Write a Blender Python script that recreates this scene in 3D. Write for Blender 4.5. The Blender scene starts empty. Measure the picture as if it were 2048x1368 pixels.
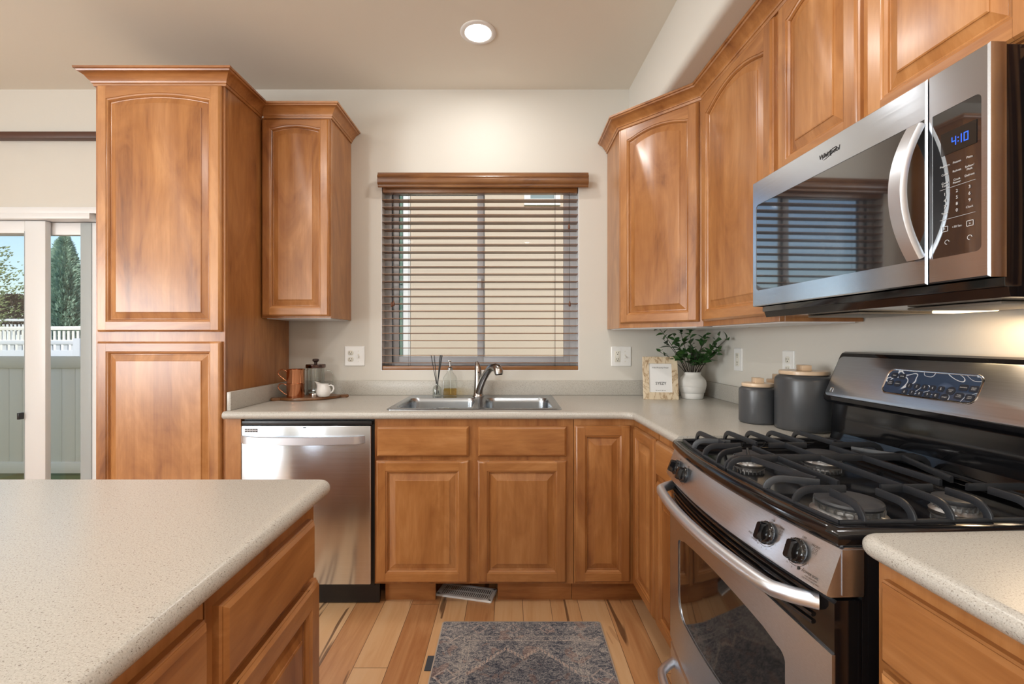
import bpy, bmesh, math, random
from mathutils import Vector, Matrix
R = math.radians
random.seed(7)
C = bpy.context.scene.collection
S = bpy.context.scene

# ------------------------------------------------------------------ camera, sky, sun, exposure
EYE = 1.245
cd = bpy.data.cameras.new('camera')
cd.sensor_width = 36.0
cd.lens = 36.0 * 910.0 / 2048.0
cd.shift_x = 2.0 / 2048.0
cd.shift_y = -4.0 / 2048.0
cd.clip_start = 0.02
cam = bpy.data.objects.new('camera', cd)
C.objects.link(cam)
cam.location = (0, 0, EYE)
cam.rotation_euler = (R(90), 0, 0)
S.camera = cam
S.view_settings.view_transform = 'Standard'
S.view_settings.look = 'None'
S.view_settings.gamma = 1.0
S.view_settings.use_curve_mapping = False
S.view_settings.exposure = 0.30

world = bpy.data.worlds.new('sky')
S.world = world
world.use_nodes = True
wn = world.node_tree
wn.nodes.clear()
wo = wn.nodes.new('ShaderNodeOutputWorld')
wb = wn.nodes.new('ShaderNodeBackground')
ws = wn.nodes.new('ShaderNodeTexSky')
ws.sky_type = 'NISHITA'
ws.sun_disc = False
ws.sun_elevation = R(42)
ws.sun_rotation = R(180)
ws.air_density = 1.0
ws.dust_density = 2.0
ws.ozone_density = 1.5
wn.links.new(ws.outputs[0], wb.inputs[0])
wb.inputs[1].default_value = 0.22
wn.links.new(wb.outputs[0], wo.inputs[0])

def lamp(name, kind, loc, rot, energy, color=(1, 1, 1), **kw):
    d = bpy.data.lights.new(name, kind)
    d.energy = energy
    d.color = color
    for k, v in kw.items():
        setattr(d, k, v)
    o = bpy.data.objects.new(name, d)
    C.objects.link(o)
    o.location = loc
    o.rotation_euler = rot
    return o

lamp('sun', 'SUN', (0, -5, 9), (R(48), 0, R(-6)), 1.55, (1, .95, .88), angle=R(1.5))
# added lamps at unseen rear and left windows, tilted up to fill the ceiling
lamp('rear_window_fill', 'AREA', (-3.08, -3.36, 1.45), (R(108), 0, 0), 40, (.93, .965, 1), shape='RECTANGLE', size=.8, size_y=1.7)
lamp('side_window_fill', 'AREA', (-4.5, -1.35, 1.45), (R(122), 0, R(-90)), 150, (.93, .965, 1), shape='RECTANGLE', size=1.8, size_y=1.7)

# ------------------------------------------------------------------ helpers
def setp(o, label=None, cat=None, group=None, kind=None):
    if label: o['label'] = label
    if cat: o['category'] = cat
    if group: o['group'] = group
    if kind: o['kind'] = kind
    return o

def thing(name, label, cat, loc=(0, 0, 0), rotz=0.0, group=None, kind=None):
    o = bpy.data.objects.new(name, None)
    o.empty_display_size = .05
    C.objects.link(o)
    o.location = loc
    o.rotation_euler = (0, 0, rotz)
    return setp(o, label, cat, group, kind)

class MB:
    def __init__(s):
        s.v = []; s.f = []
    def add(s, vs, fs, M=None):
        n = len(s.v)
        s.v += [(M @ Vector(p)) if M else Vector(p) for p in vs]
        s.f += [tuple(i + n for i in f) for f in fs]
        return s
    def bm(s, b, M=None):
        b.verts.index_update()
        vs = [v.co.copy() for v in b.verts]
        fs = [tuple(v.index for v in f.verts) for f in b.faces]
        b.free()
        return s.add(vs, fs, M)
    def box(s, x0, x1, y0, y1, z0, z1, bev=0, seg=2, M=None):
        b = bmesh.new()
        bmesh.ops.create_cube(b, size=1)
        for v in b.verts:
            v.co = Vector(((x0 + x1) / 2 + v.co.x * (x1 - x0), (y0 + y1) / 2 + v.co.y * (y1 - y0), (z0 + z1) / 2 + v.co.z * (z1 - z0)))
        if bev:
            bmesh.ops.bevel(b, geom=b.edges[:], offset=bev, segments=seg, profile=.5, affect='EDGES')
        return s.bm(b, M)
    def loft(s, rings, closed=True, cap0=False, cap1=False, M=None):
        n = len(rings[0]); vs = []; fs = []
        for r in rings: vs += list(r)
        for k in range(len(rings) - 1):
            for i in range(n if closed else n - 1):
                j = (i + 1) % n
                fs.append((k * n + i, k * n + j, (k + 1) * n + j, (k + 1) * n + i))
        if cap0: fs.append(tuple(range(n - 1, -1, -1)))
        if cap1: fs.append(tuple((len(rings) - 1) * n + i for i in range(n)))
        return s.add(vs, fs, M)
    def lathe(s, prof, n=32, c=(0, 0, 0), cap=True, M=None):
        rings = []
        for (r, z) in prof:
            rr = max(r, 1e-5)
            rings.append([(c[0] + rr * math.cos(2 * math.pi * i / n), c[1] + rr * math.sin(2 * math.pi * i / n), c[2] + z) for i in range(n)])
        return s.loft(rings, True, cap, cap, M)
    def tube(s, path, r, n=10, caps=True, M=None, sec=None, up=None):
        P = [Vector(p) for p in path]
        rings = []; prev = None
        for i, p in enumerate(P):
            t = (P[min(i + 1, len(P) - 1)] - P[max(i - 1, 0)])
            t = t.normalized() if t.length > 1e-9 else Vector((0, 0, 1))
            if up is not None:
                a = Vector(up).cross(t)
                if a.length < 1e-4: a = prev if prev is not None else Vector((1, 0, 0))
                a.normalize()
            elif prev is None:
                a = t.orthogonal().normalized()
            else:
                a = (prev - t * prev.dot(t)).normalized()
            prev = a
            b = t.cross(a).normalized()
            rr = r[i] if isinstance(r, (list, tuple)) else r
            if sec:
                rings.append([p + a * u * rr + b * w * rr for (u, w) in sec])
            else:
                rings.append([p + (a * math.cos(2 * math.pi * k / n) + b * math.sin(2 * math.pi * k / n)) * rr for k in range(n)])
        return s.loft(rings, True, caps, caps, M)
    def prism(s, poly, z0, z1, M=None):
        return s.loft([[(x, y, z0) for x, y in poly], [(x, y, z1) for x, y in poly]], True, True, True, M)
    def build(s, name, mat, parent=None, loc=None, rot=None, smooth=35, merge=True, label=None):
        me = bpy.data.meshes.new(name)
        if merge:
            b = bmesh.new()
            vv = [b.verts.new(p) for p in s.v]
            for f in s.f:
                try: b.faces.new([vv[i] for i in f])
                except ValueError: pass
            bmesh.ops.remove_doubles(b, verts=b.verts[:], dist=1e-6)
            bmesh.ops.recalc_face_normals(b, faces=b.faces[:])
            b.to_mesh(me); b.free()
        else:
            me.from_pydata([tuple(p) for p in s.v], [], s.f)
        if smooth:
            me.shade_smooth()
            me.set_sharp_from_angle(angle=R(smooth))
        me.materials.append(mat)
        o = bpy.data.objects.new(name, me)
        C.objects.link(o)
        if parent: o.parent = parent
        if loc: o.location = loc
        if rot: o.rotation_euler = rot
        if label: o['label'] = label
        return o

def rrect(w, h, r, n=6, cx=0, cy=0):
    pts = []
    rs = r if isinstance(r, (list, tuple)) else [r] * 4   # corners: +x+y, -x+y, -x-y, +x-y
    for q, (sx, sy) in enumerate(((1, 1), (-1, 1), (-1, -1), (1, -1))):
        rr = max(rs[q], 1e-4)
        for k in range(n + 1):
            a = math.pi / 2 * (q + k / n)
            pts.append((cx + sx * (w / 2 - rr) + rr * math.cos(a), cy + sy * (h / 2 - rr) + rr * math.sin(a)))
    return pts

def inset(pts, d):
    """inset a CCW polygon; d = one distance or one per edge (edge i runs from point i to i+1)"""
    n = len(pts)
    ds = d if isinstance(d, (list, tuple)) else [d] * n
    nor = []
    for i in range(n):
        a = Vector(pts[i]); b = Vector(pts[(i + 1) % n]); t = (b - a).normalized()
        nor.append(Vector((-t.y, t.x)))
    out = []
    for i in range(n):
        n0, n1 = nor[i - 1], nor[i]; d0, d1 = ds[i - 1], ds[i]
        det = n0.x * n1.y - n0.y * n1.x
        p = Vector(pts[i])
        if abs(det) < 1e-3:
            q = p + (n0 + n1).normalized() * ((d0 + d1) / 2)
        else:
            q = p + Vector(((d0 * n1.y - d1 * n0.y) / det, (n0.x * d1 - n1.x * d0) / det))
        out.append((q.x, q.y))
    return out

def fill(mb, outer, holes=(), z=0.0, flip=False):
    b = bmesh.new()
    es = []
    for loop in [outer] + list(holes):
        vs = [b.verts.new((x, y, z)) for x, y in loop]
        for i in range(len(vs)):
            es.append(b.edges.new((vs[i], vs[(i + 1) % len(vs)])))
    bmesh.ops.triangle_fill(b, use_beauty=True, use_dissolve=False, edges=es, normal=(0, 0, 1))
    mb.bm(b)

_txt_cache = {}
def text_into(mb, s, size, M, align='CENTER', depth=.0003, bold=0.0, shear=0.0):
    key = (s, align, depth, bold, shear)
    if key not in _txt_cache:
        cu = bpy.data.curves.new('txt', 'FONT')
        cu.body = s; cu.size = 1.0; cu.align_x = align; cu.align_y = 'CENTER'; cu.offset = bold; cu.shear = shear
        cu.resolution_u = 3
        o = bpy.data.objects.new('txt', cu)
        C.objects.link(o)
        dg = bpy.context.evaluated_depsgraph_get()
        me = o.evaluated_get(dg).to_mesh()
        _txt_cache[key] = ([v.co.copy() for v in me.vertices], [tuple(p.vertices) for p in me.polygons])
        o.evaluated_get(dg).to_mesh_clear()
        bpy.data.objects.remove(o)
        bpy.data.curves.remove(cu)
    vs, fs = _txt_cache[key]
    mb.add([Vector((v.x * size, v.y * size, depth)) for v in vs], fs, M)

FRONT = Matrix.Rotation(R(90), 4, 'X')          # text plane -> faces local -Y
def front_at(x, y, z): return Matrix.Translation((x, y, z)) @ FRONT

# ------------------------------------------------------------------ materials
def mat(name):
    m = bpy.data.materials.new(name)
    m.use_nodes = True
    return m, m.node_tree, m.node_tree.nodes['Principled BSDF']

def plain(name, col, rough=.5, metal=0, coat=0, spec=.5, emit=None, es=0, bump=None):
    m, t, p = mat(name)
    p.inputs['Base Color'].default_value = (*col, 1)
    p.inputs['Roughness'].default_value = rough
    p.inputs['Metallic'].default_value = metal
    p.inputs['Coat Weight'].default_value = coat
    p.inputs['Coat Roughness'].default_value = .08
    p.inputs['Specular IOR Level'].default_value = spec
    if emit:
        p.inputs['Emission Color'].default_value = (*emit, 1)
        p.inputs['Emission Strength'].default_value = es
    if bump:
        n = N(t, 'TexNoise'); n.inputs['Scale'].default_value = bump[0]; n.inputs['Detail'].default_value = 3
        tc = N(t, 'TexCoord'); t.links.new(tc.outputs['Object'], n.inputs['Vector'])
        b = N(t, 'Bump'); b.inputs['Strength'].default_value = bump[1]; b.inputs['Distance'].default_value = .002
        t.links.new(n.outputs['Fac'], b.inputs['Height']); t.links.new(b.outputs[0], p.inputs['Normal'])
    return m

def N(t, kind): return t.nodes.new('ShaderNode' + kind)

def math_node(t, op, a, b=None, c=None):
    n = N(t, 'Math'); n.operation = op
    for i, v in enumerate((a, b, c)):
        if v is None: continue
        if isinstance(v, (int, float)): n.inputs[i].default_value = v
        else: t.links.new(v, n.inputs[i])
    return n.outputs[0]

def ramp(t, src, stops):
    r = N(t, 'ValToRGB')
    els = r.color_ramp.elements
    while len(els) < len(stops): els.new(.5)
    for e, (p, c) in zip(els, stops):
        e.position = p; e.color = (*c, 1)
    t.links.new(src, r.inputs[0])
    return r.outputs[0]

def mixc(t, kind, fac, a, b):
    n = N(t, 'Mix'); n.data_type = 'RGBA'; n.blend_type = kind
    for i, v in ((0, fac), (6, a), (7, b)):
        if isinstance(v, (int, float)): n.inputs[i].default_value = v
        elif isinstance(v, tuple): n.inputs[i].default_value = (*v, 1)
        else: t.links.new(v, n.inputs[i])
    return n.outputs[2]

def noise(t, vec, scale, detail=4, rough=.55, dist=0):
    n = N(t, 'TexNoise')
    n.inputs['Scale'].default_value = scale; n.inputs['Detail'].default_value = detail
    n.inputs['Roughness'].default_value = rough; n.inputs['Distortion'].default_value = dist
    t.links.new(vec, n.inputs['Vector'])
    return n.outputs['Fac']

def scaled(t, vec, sc):
    m = N(t, 'Mapping'); m.inputs['Scale'].default_value = sc
    t.links.new(vec, m.inputs['Vector'])
    return m.outputs[0]

def wood(name, axis, dark=1.0, strips=0.085):
    m, t, p = mat(name)
    tc = N(t, 'TexCoord'); oi = N(t, 'ObjectInfo')
    off = math_node(t, 'MULTIPLY', oi.outputs['Random'], 37.0)
    va = N(t, 'VectorMath'); va.operation = 'ADD'
    t.links.new(tc.outputs['Object'], va.inputs[0]); t.links.new(off, va.inputs[1])
    v = va.outputs[0]
    sc = {'Z': (1, 1, .07), 'X': (.07, 1, 1), 'Y': (1, .07, 1)}[axis]
    sc2 = {'Z': (1, 1, .35), 'X': (.35, 1, 1), 'Y': (1, .35, 1)}[axis]
    g1 = noise(t, scaled(t, v, sc), 26, 5, .6, .8)
    g2 = noise(t, scaled(t, v, sc), 130, 3, .6)
    fig = noise(t, scaled(t, v, sc2), 6.5, 4, .6, 1.2)
    a = math_node(t, 'MULTIPLY_ADD', fig, .80, math_node(t, 'MULTIPLY_ADD', g1, .36, -.105))
    a = math_node(t, 'MULTIPLY_ADD', g2, .16, a)
    # glued-up boards, each its own tone
    sx = N(t, 'SeparateXYZ'); t.links.new(v, sx.inputs[0])
    w = {'Z': 'X', 'X': 'Z', 'Y': 'X'}[axis]
    fl = math_node(t, 'FLOOR', math_node(t, 'DIVIDE', sx.outputs[w], strips))
    wnz = N(t, 'TexWhiteNoise'); wnz.noise_dimensions = '1D'; t.links.new(fl, wnz.inputs['W'])
    a = math_node(t, 'ADD', a, math_node(t, 'MULTIPLY_ADD', wnz.outputs['Value'], .11, -.055))
    a = math_node(t, 'ADD', a, math_node(t, 'MULTIPLY_ADD', oi.outputs['Random'], .13, -.065))
    k = dark
    col = ramp(t, a, [(.28, (.185 * k, .062 * k, .016 * k)), (.44, (.325 * k, .125 * k, .035 * k)), (.60, (.415 * k, .176 * k, .053 * k)), (.78, (.53 * k, .250 * k, .090 * k))])
    t.links.new(col, p.inputs['Base Color'])
    p.inputs['Roughness'].default_value = .34
    p.inputs['Coat Weight'].default_value = .35
    p.inputs['Coat Roughness'].default_value = .22
    b = N(t, 'Bump'); b.inputs['Strength'].default_value = .05; b.inputs['Distance'].default_value = .001
    t.links.new(g1, b.inputs['Height']); t.links.new(b.outputs[0], p.inputs['Normal'])
    return m

WZ = wood('maple_vertical', 'Z')
WX = wood('maple_horizontal', 'X')
WY = wood('maple_depth', 'Y')
WD = wood('blind_brown', 'X', .62, 5.0)
BOARD = wood('board_walnut', 'X', .42, .03)

def paint(name, col, rough=.6):
    return plain(name, col, rough, bump=(160, .12))
WALL = paint('wall_paint', (.67, .642, .582))
CEIL = paint('ceiling_paint', (.80, .755, .665))
WHITE = plain('white_vinyl', (.80, .81, .82), .35)
PLATE = plain('plate_white', (.82, .82, .80), .3)
def vinyl():
    m, t, p = mat('window_vinyl')
    p.inputs['Base Color'].default_value = (.88, .88, .89, 1); p.inputs['Roughness'].default_value = .35
    tl = N(t, 'BsdfTranslucent'); tl.inputs[0].default_value = (.9, .9, .92, 1)
    mx = N(t, 'MixShader'); mx.inputs[0].default_value = .35
    o = t.nodes['Material Output']
    t.links.new(p.outputs[0], mx.inputs[1]); t.links.new(tl.outputs[0], mx.inputs[2]); t.links.new(mx.outputs[0], o.inputs[0])
    return m
VINYL = vinyl()
BLACK = plain('black_enamel', (.006, .006, .007), .09, coat=.3)
BLACKM = plain('black_plastic', (.012, .012, .013), .35)
IRON = plain('cast_iron', (.015, .017, .021), .40, bump=(500, .1))
DARK = plain('dark_slot', (.004, .004, .004), .7)
ALU = plain('burner_alu', (.42, .42, .42), .42, metal=1, bump=(200, .2))
CAPM = plain('burner_cap', (.045, .046, .05), .45)
INK = plain('black_ink', (.015, .015, .015), .5)
WINK = plain('white_print', (.62, .62, .62), .5)
CHROME = plain('chrome', (.75, .75, .76), .1, metal=1)
NICKEL = plain('brushed_nickel', (.40, .39, .38), .2, metal=1)
COPPER = plain('copper', (.72, .32, .17), .13, metal=1)
CERAM = plain('white_ceramic', (.80, .79, .77), .2)
VASE = plain('chalky_ceramic', (.72, .71, .68), .7, bump=(60, .35))
CAN = plain('slate_canister', (.062, .065, .070), .33)
CLOCK = plain('clock_blue', (.01, .04, .5), .4, emit=(.02, .12, 1), es=1.3)
LENS = plain('lamp_lens', (1, 1, 1), .4, emit=(1, .96, .9), es=14)

def steel(name, axis, base=.70, rough=.20, aniso=.8, tint=(.91, .99, 1.10)):
    m, t, p = mat(name)
    p.inputs['Metallic'].default_value = 1
    tc = N(t, 'TexCoord')
    sc = {'X': (3, 900, 900), 'Y': (900, 3, 900), 'Z': (900, 900, 3)}[axis]
    n = noise(t, scaled(t, tc.outputs['Object'], sc), 1.0, 3)
    c = ramp(t, n, [(.3, tuple(base * .93 * k for k in tint)), (.7, tuple(base * 1.05 * k for k in tint))])
    t.links.new(c, p.inputs['Base Color'])
    r = math_node(t, 'MULTIPLY_ADD', n, .12, rough - .06)
    t.links.new(r, p.inputs['Roughness'])
    if aniso:
        p.inputs['Anisotropic'].default_value = aniso
        tg = N(t, 'CombineXYZ'); tg.inputs[2].default_value = 1.0     # brushed sideways, so highlights stretch up and down
        vt = N(t, 'VectorTransform'); vt.vector_type = 'VECTOR'; vt.convert_from = 'OBJECT'; vt.convert_to = 'WORLD'
        t.links.new(tg.outputs[0], vt.inputs[0]); t.links.new(vt.outputs[0], p.inputs['Tangent'])
    return m
STEEL = steel('stainless_brushed', 'X', .74)
STEELR = steel('stainless_range', 'X', .80, .32, .6)
STEELP = steel('stainless_plain', 'X', .62, .3, 0)
SINK = plain('stainless_sink', (.40, .43, .46), .27, metal=1)
BARM = plain('bar_handle_steel', (.80, .85, .92), .40, metal=1)

def counter_mat():
    m, t, p = mat('speckled_solid_surface')
    tc = N(t, 'TexCoord'); v = tc.outputs['Object']
    base = ramp(t, noise(t, v, 420, 3, .7), [(.3, (.43, .408, .36)), (.5, (.505, .483, .435)), (.75, (.59, .57, .52))])
    c = base
    for scale, thr, colr, k in ((520, .640, (.22, .185, .15), .62), (300, .69, (.17, .14, .115), .75), (450, .66, (.68, .66, .61), .4)):
        va = N(t, 'VectorMath'); va.operation = 'ADD'; t.links.new(v, va.inputs[0]); va.inputs[1].default_value = (scale * .37, 3.1, scale * .11)
        n = noise(t, va.outputs[0], scale, 1, .4)
        c = mixc(t, 'MIX', math_node(t, 'MULTIPLY', ramp(t, n, [(thr, (0, 0, 0)), (thr + .03, (1, 1, 1))]), k), c, colr)
    t.links.new(c, p.inputs['Base Color'])
    p.inputs['Roughness'].default_value = .27
    return m
COUNTER = counter_mat()

def floor_mat():
    m, t, p = mat('hickory_planks')
    tc = N(t, 'TexCoord')
    sx = N(t, 'SeparateXYZ'); t.links.new(tc.outputs['Object'], sx.inputs[0])
    u = math_node(t, 'DIVIDE', math_node(t, 'ADD', sx.outputs['X'], 10.033), .131)
    row = math_node(t, 'FLOOR', u); fu = math_node(t, 'FRACT', u)
    w1 = N(t, 'TexWhiteNoise'); w1.noise_dimensions = '1D'; t.links.new(row, w1.inputs['W'])
    vv = math_node(t, 'DIVIDE', math_node(t, 'ADD', sx.outputs['Y'], math_node(t, 'MULTIPLY_ADD', w1.outputs['Value'], 9.0, 20.0)), 1.25)
    cell = math_node(t, 'FLOOR', vv); fv = math_node(t, 'FRACT', vv)
    ident = math_node(t, 'MULTIPLY_ADD', row, 17.31, math_node(t, 'MULTIPLY', cell, 5.77))
    w2 = N(t, 'TexWhiteNoise'); w2.noise_dimensions = '1D'; t.links.new(ident, w2.inputs['W'])
    off = N(t, 'CombineXYZ'); t.links.new(math_node(t, 'MULTIPLY', w2.outputs['Value'], 40), off.inputs[2]); t.links.new(math_node(t, 'MULTIPLY', w2.outputs['Value'], 13), off.inputs[1])
    va = N(t, 'VectorMath'); va.operation = 'ADD'; t.links.new(tc.outputs['Object'], va.inputs[0]); t.links.new(off.outputs[0], va.inputs[1])
    v = va.outputs[0]
    g = noise(t, scaled(t, v, (1, .10, 1)), 14, 5, .6, 1.5)
    g2 = noise(t, scaled(t, v, (1, .05, 1)), 90, 3, .6)
    heart = noise(t, scaled(t, v, (1, .13, 1)), 7, 3, .5, .6)
    a = math_node(t, 'MULTIPLY_ADD', w2.outputs['Value'], .60, math_node(t, 'MULTIPLY_ADD', g, .55, -.11))
    a = math_node(t, 'MULTIPLY_ADD', g2, .20, math_node(t, 'SUBTRACT', a, .05))
    col = ramp(t, a, [(.18, (.70, .47, .265)), (.42, (.66, .40, .20)), (.62, (.56, .29, .125)), (.85, (.40, .17, .062))])
    hm = math_node(t, 'MULTIPLY', math_node(t, 'GREATER_THAN', heart, .66), .35)
    col = mixc(t, 'MIX', hm, col, (.33, .135, .05))
    st = noise(t, scaled(t, v, (1, .075, 1)), 21, 2, .4, 1.0)
    streak = ramp(t, st, [(.625, (0, 0, 0)), (.665, (1, 1, 1))])
    sel = math_node(t, 'GREATER_THAN', noise(t, scaled(t, v, (1, .4, 1)), 3.1, 1), .50)
    sk = math_node(t, 'MULTIPLY', math_node(t, 'MULTIPLY', streak, sel), .8)
    col = mixc(t, 'MIX', sk, col, (.09, .035, .015))
    gap = math_node(t, 'MAXIMUM', math_node(t, 'LESS_THAN', fu, .016), math_node(t, 'LESS_THAN', fv, .002))
    col = mixc(t, 'MIX', math_node(t, 'MULTIPLY', gap, .85), col, (.06, .025, .012))
    t.links.new(col, p.inputs['Base Color'])
    p.inputs['Roughness'].default_value = .45
    p.inputs['Coat Weight'].default_value = .10
    p.inputs['Coat Roughness'].default_value = .2
    b = N(t, 'Bump'); b.inputs['Strength'].default_value = .35; b.inputs['Distance'].default_value = .0015; b.invert = True
    t.links.new(gap, b.inputs['Height']); t.links.new(b.outputs[0], p.inputs['Normal'])
    return m
FLOOR = floor_mat()

def glass_mat(name, tint=(1, 1, 1), rough=0.0, k=1.0):
    m = bpy.data.materials.new(name); m.use_nodes = True
    t = m.node_tree; t.nodes.clear()
    o = N(t, 'OutputMaterial'); mx = N(t, 'MixShader'); tr = N(t, 'BsdfTransparent'); gl = N(t, 'BsdfGlossy'); fr = N(t, 'LayerWeight')
    fr.inputs[0].default_value = .5
    tr.inputs[0].default_value = (*tint, 1)
    gl.inputs['Roughness'].default_value = rough
    f = math_node(t, 'MULTIPLY', math_node(t, 'MULTIPLY_ADD', math_node(t, 'POWER', fr.outputs['Facing'], 5.0), .95, .045), k)
    t.links.new(f, mx.inputs[0]); t.links.new(tr.outputs[0], mx.inputs[1]); t.links.new(gl.outputs[0], mx.inputs[2]); t.links.new(mx.outputs[0], o.inputs[0])
    return m
PANE = glass_mat('window_glass', (.97, .985, .98))
BOTTLE = glass_mat('clear_glass', (.93, .95, .94), .02, 1.6)
LIQUID = glass_mat('amber_soap', (.90, .74, .36), .05, .6)

# ------------------------------------------------------------------ room shell
YB = 2.72            # back wall
YF = 2.11            # face frames of the back run
CT = .917            # counter top
TH = math.atan(.0366)            # the right-hand wall stands a little out of square
RA = R(-90) + TH                 # rotation of everything built against it
RD = Vector((math.sin(TH), -math.cos(TH), 0))    # along that wall towards the viewer
def rx(c, y): return c - .0366 * y               # X of the line parallel to the right wall through (c, 0)
CEILZ = 2.743
XL, YN = -4.6, -3.45

def struct(name, mb, m, parent=None, **k):
    o = mb.build(name, m, parent, **k)
    if not parent: o['kind'] = 'structure'
    return o

f = MB().box(XL - .3, 1.8, YN - .3, YB + .14, -.12, 0)
struct('floor', f, FLOOR, smooth=0)
f = MB().box(XL - .3, 1.8, YN - .3, YB + .14, CEILZ, CEILZ + .12)
struct('ceiling', f, CEIL, smooth=0)
# back wall with the sink window and the sliding door
WX0, WX1, WZ0, WZ1 = -.777, .407, 1.061, 2.226
DX0, DX1, DZ1 = -4.30, -2.46, 2.005
m = MB()
y0, y1 = YB, YB + .14
m.box(XL - .1, DX0, y0, y1, 0, CEILZ)
m.box(DX0, DX1, y0, y1, DZ1, CEILZ)
m.box(DX1, WX0, y0, y1, 0, CEILZ)
m.box(WX0, WX1, y0, y1, 0, WZ0)
m.box(WX0, WX1, y0, y1, WZ1, CEILZ)
m.box(WX1, 1.5, y0, y1, 0, CEILZ)
struct('wall_back', m, WALL, smooth=0, merge=False)
# right wall, turned by TH
m = MB()
Mr = Matrix.Translation((rx(1.265, YB + .1), YB + .1, 0)) @ Matrix.Rotation(RA, 4, 'Z')
m.box(0, 6.4, 0, .14, 0, CEILZ, M=Mr)
struct('wall_right', m, WALL, smooth=0)
m = MB().box(XL - .1, XL, YN, -2.35, 0, CEILZ).box(XL - .1, XL, -.35, YB, 0, CEILZ)
for a, b in ((-2.35, -.35),): m.box(XL - .1, XL, a, b, 0, .5).box(XL - .1, XL, a, b, 2.35, CEILZ)
struct('wall_left', m, WALL, smooth=0, merge=False)
m = MB()
m.box(XL - .1, -3.50, YN - .1, YN, 0, CEILZ).box(-2.66, 1.6, YN - .1, YN, 0, CEILZ)
m.box(-3.50, -2.66, YN - .1, YN, 0, .5).box(-3.50, -2.66, YN - .1, YN, 2.35, CEILZ)
struct('wall_rear', m, WALL, smooth=0, merge=False)
# soffit above the right-hand cabinets: plaster box with a rounded lower corner
cs = .805; r = .035; zb = 2.4235
pr = [(.6, CEILZ), (0, CEILZ)]
pr += [(r - r * math.cos(a * math.pi / 16), zb + r - r * math.sin(a * math.pi / 16)) for a in range(9)]
pr += [(.6, zb)]
Ms = Matrix.Translation((rx(cs, YB), YB, 0)) @ Matrix.Rotation(RA, 4, 'Z')
m = MB().loft([[(0, y, z) for y, z in pr], [(4.5, y, z) for y, z in pr]], True, True, True, M=Ms)
so = struct('soffit', m, WALL)
# unseen sun blockers added outside: one shields the rear window, one shades the fence
m = MB().box(XL - .3, 1.8, YN - 3.2, YN - .3, CEILZ - .1, CEILZ + .12)
struct('rear_sun_blocker', m, WHITE, smooth=0)
m = MB().box(-11, -2.35, -2.0, YB + .1, CEILZ + .12, 6.6)
struct('fence_shade_block', m, WALL, smooth=0)

# baseboards
m = MB().box(DX1 + .07, -1.93, YB - .015, YB, 0, .09, .003)
struct('baseboard_back', m, WHITE)

m = MB()
m.box(WX0, WX0 + .004, YB + .001, YB + .075, WZ0, WZ1).box(WX1 - .004, WX1, YB + .001, YB + .075, WZ0, WZ1)
m.box(WX0 + .004, WX1 - .004, YB + .001, YB + .075, WZ0, WZ0 + .004).box(WX0 + .004, WX1 - .004, YB + .001, YB + .075, WZ1 - .004, WZ1)
struct('trim_2', m, WHITE, smooth=0, merge=False)

# sink window: vinyl slider frame, two sashes, glass
w = thing('window_1', None, None, ((WX0 + WX1) / 2, YB + .075, WZ0), kind='structure')
W = WX1 - WX0; H = WZ1 - WZ0; hw = W / 2
m = MB()
for a in ((-hw, -hw + .045, 0, H), (hw - .045, hw, 0, H), (-hw + .045, hw - .045, 0, .045), (-hw + .045, hw - .045, H - .045, H)):
    m.box(a[0], a[1], 0, .06, a[2], a[3], .003)
m.build('window_frame', VINYL, w)
def sash(x0, x1, y, nm):
    m = MB(); b = .038
    for a in ((x0, x0 + b, .045, H - .045), (x1 - b, x1, .045, H - .045), (x0 + b, x1 - b, .045, .045 + b), (x0 + b, x1 - b, H - .045 - b, H - .045)):
        m.box(a[0], a[1], y, y + .022, a[2], a[3], .002)
    s = m.build(nm, VINYL, w)
    MB().box(x0 + b, x1 - b, y + .009, y + .013, .045 + b, H - .045 - b).build('pane', PANE, s, smooth=0)
    return s
sash(-hw + .045, .022, .024, 'sash')
s = sash(-.022, hw - .045, .001, 'sash')
MB().box(-.018, .004, -.013, .001, .50, .56, .003).build('sash_lock', WHITE, s)

# patio door
d = thing('door_1', None, None, ((DX0 + DX1) / 2, YB, 0), kind='structure')
hw = (DX1 - DX0) / 2
m = MB()
m.box(-hw - .0, -hw + .05, .0, .12, 0, DZ1, .003); m.box(hw - .05, hw, .03, .12, 0, DZ1, .003)
m.box(-hw + .05, hw - .05, -.012, .12, DZ1 - .038, DZ1, .003); m.box(-hw + .05, hw - .05, 0, .12, 0, .035, .003)
m.build('door_frame', WHITE, d)
def panel(x0, x1, y, nm, bl, br, M0=WHITE, yt=.035):
    m = MB(); z0, z1 = .035, DZ1 - .042
    m.box(x0, x0 + bl, y, y + yt, z0, z1, .003); m.box(x1 - br, x1, y, y + yt, z0, z1, .003)
    m.box(x0 + bl, x1 - br, y, y + yt, z0, z0 + .09, .003); m.box(x0 + bl, x1 - br, y, y + yt, z1 - .075, z1, .003)
    p = m.build(nm, M0, d)
    MB().box(x0 + bl, x1 - br, y + .015, y + .019, z0 + .09, z1 - .075).build('pane', PANE, p, smooth=0)
    return p
GREY = plain('screen_grey', (.42, .46, .47), .5)
fpn = panel(-.32, hw - .055, .065, 'fixed_panel', .05, .05)
MB().box(hw - .172, hw - .105, .060, .104, .04, DZ1 - .045, .003).build('screen_stile', GREY, fpn)
sp = panel(-hw + .06, .575, .020, 'sliding_panel', .07, .125)
MB().box(.437, .449, -.012, .02, 1.0 - .23, 1.0 - .19, .003).build('door_handle', BLACKM, sp)
MB().box(.45, .452, .018, .02, .1, 1.9).build('weatherstrip', GREY, sp)
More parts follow.
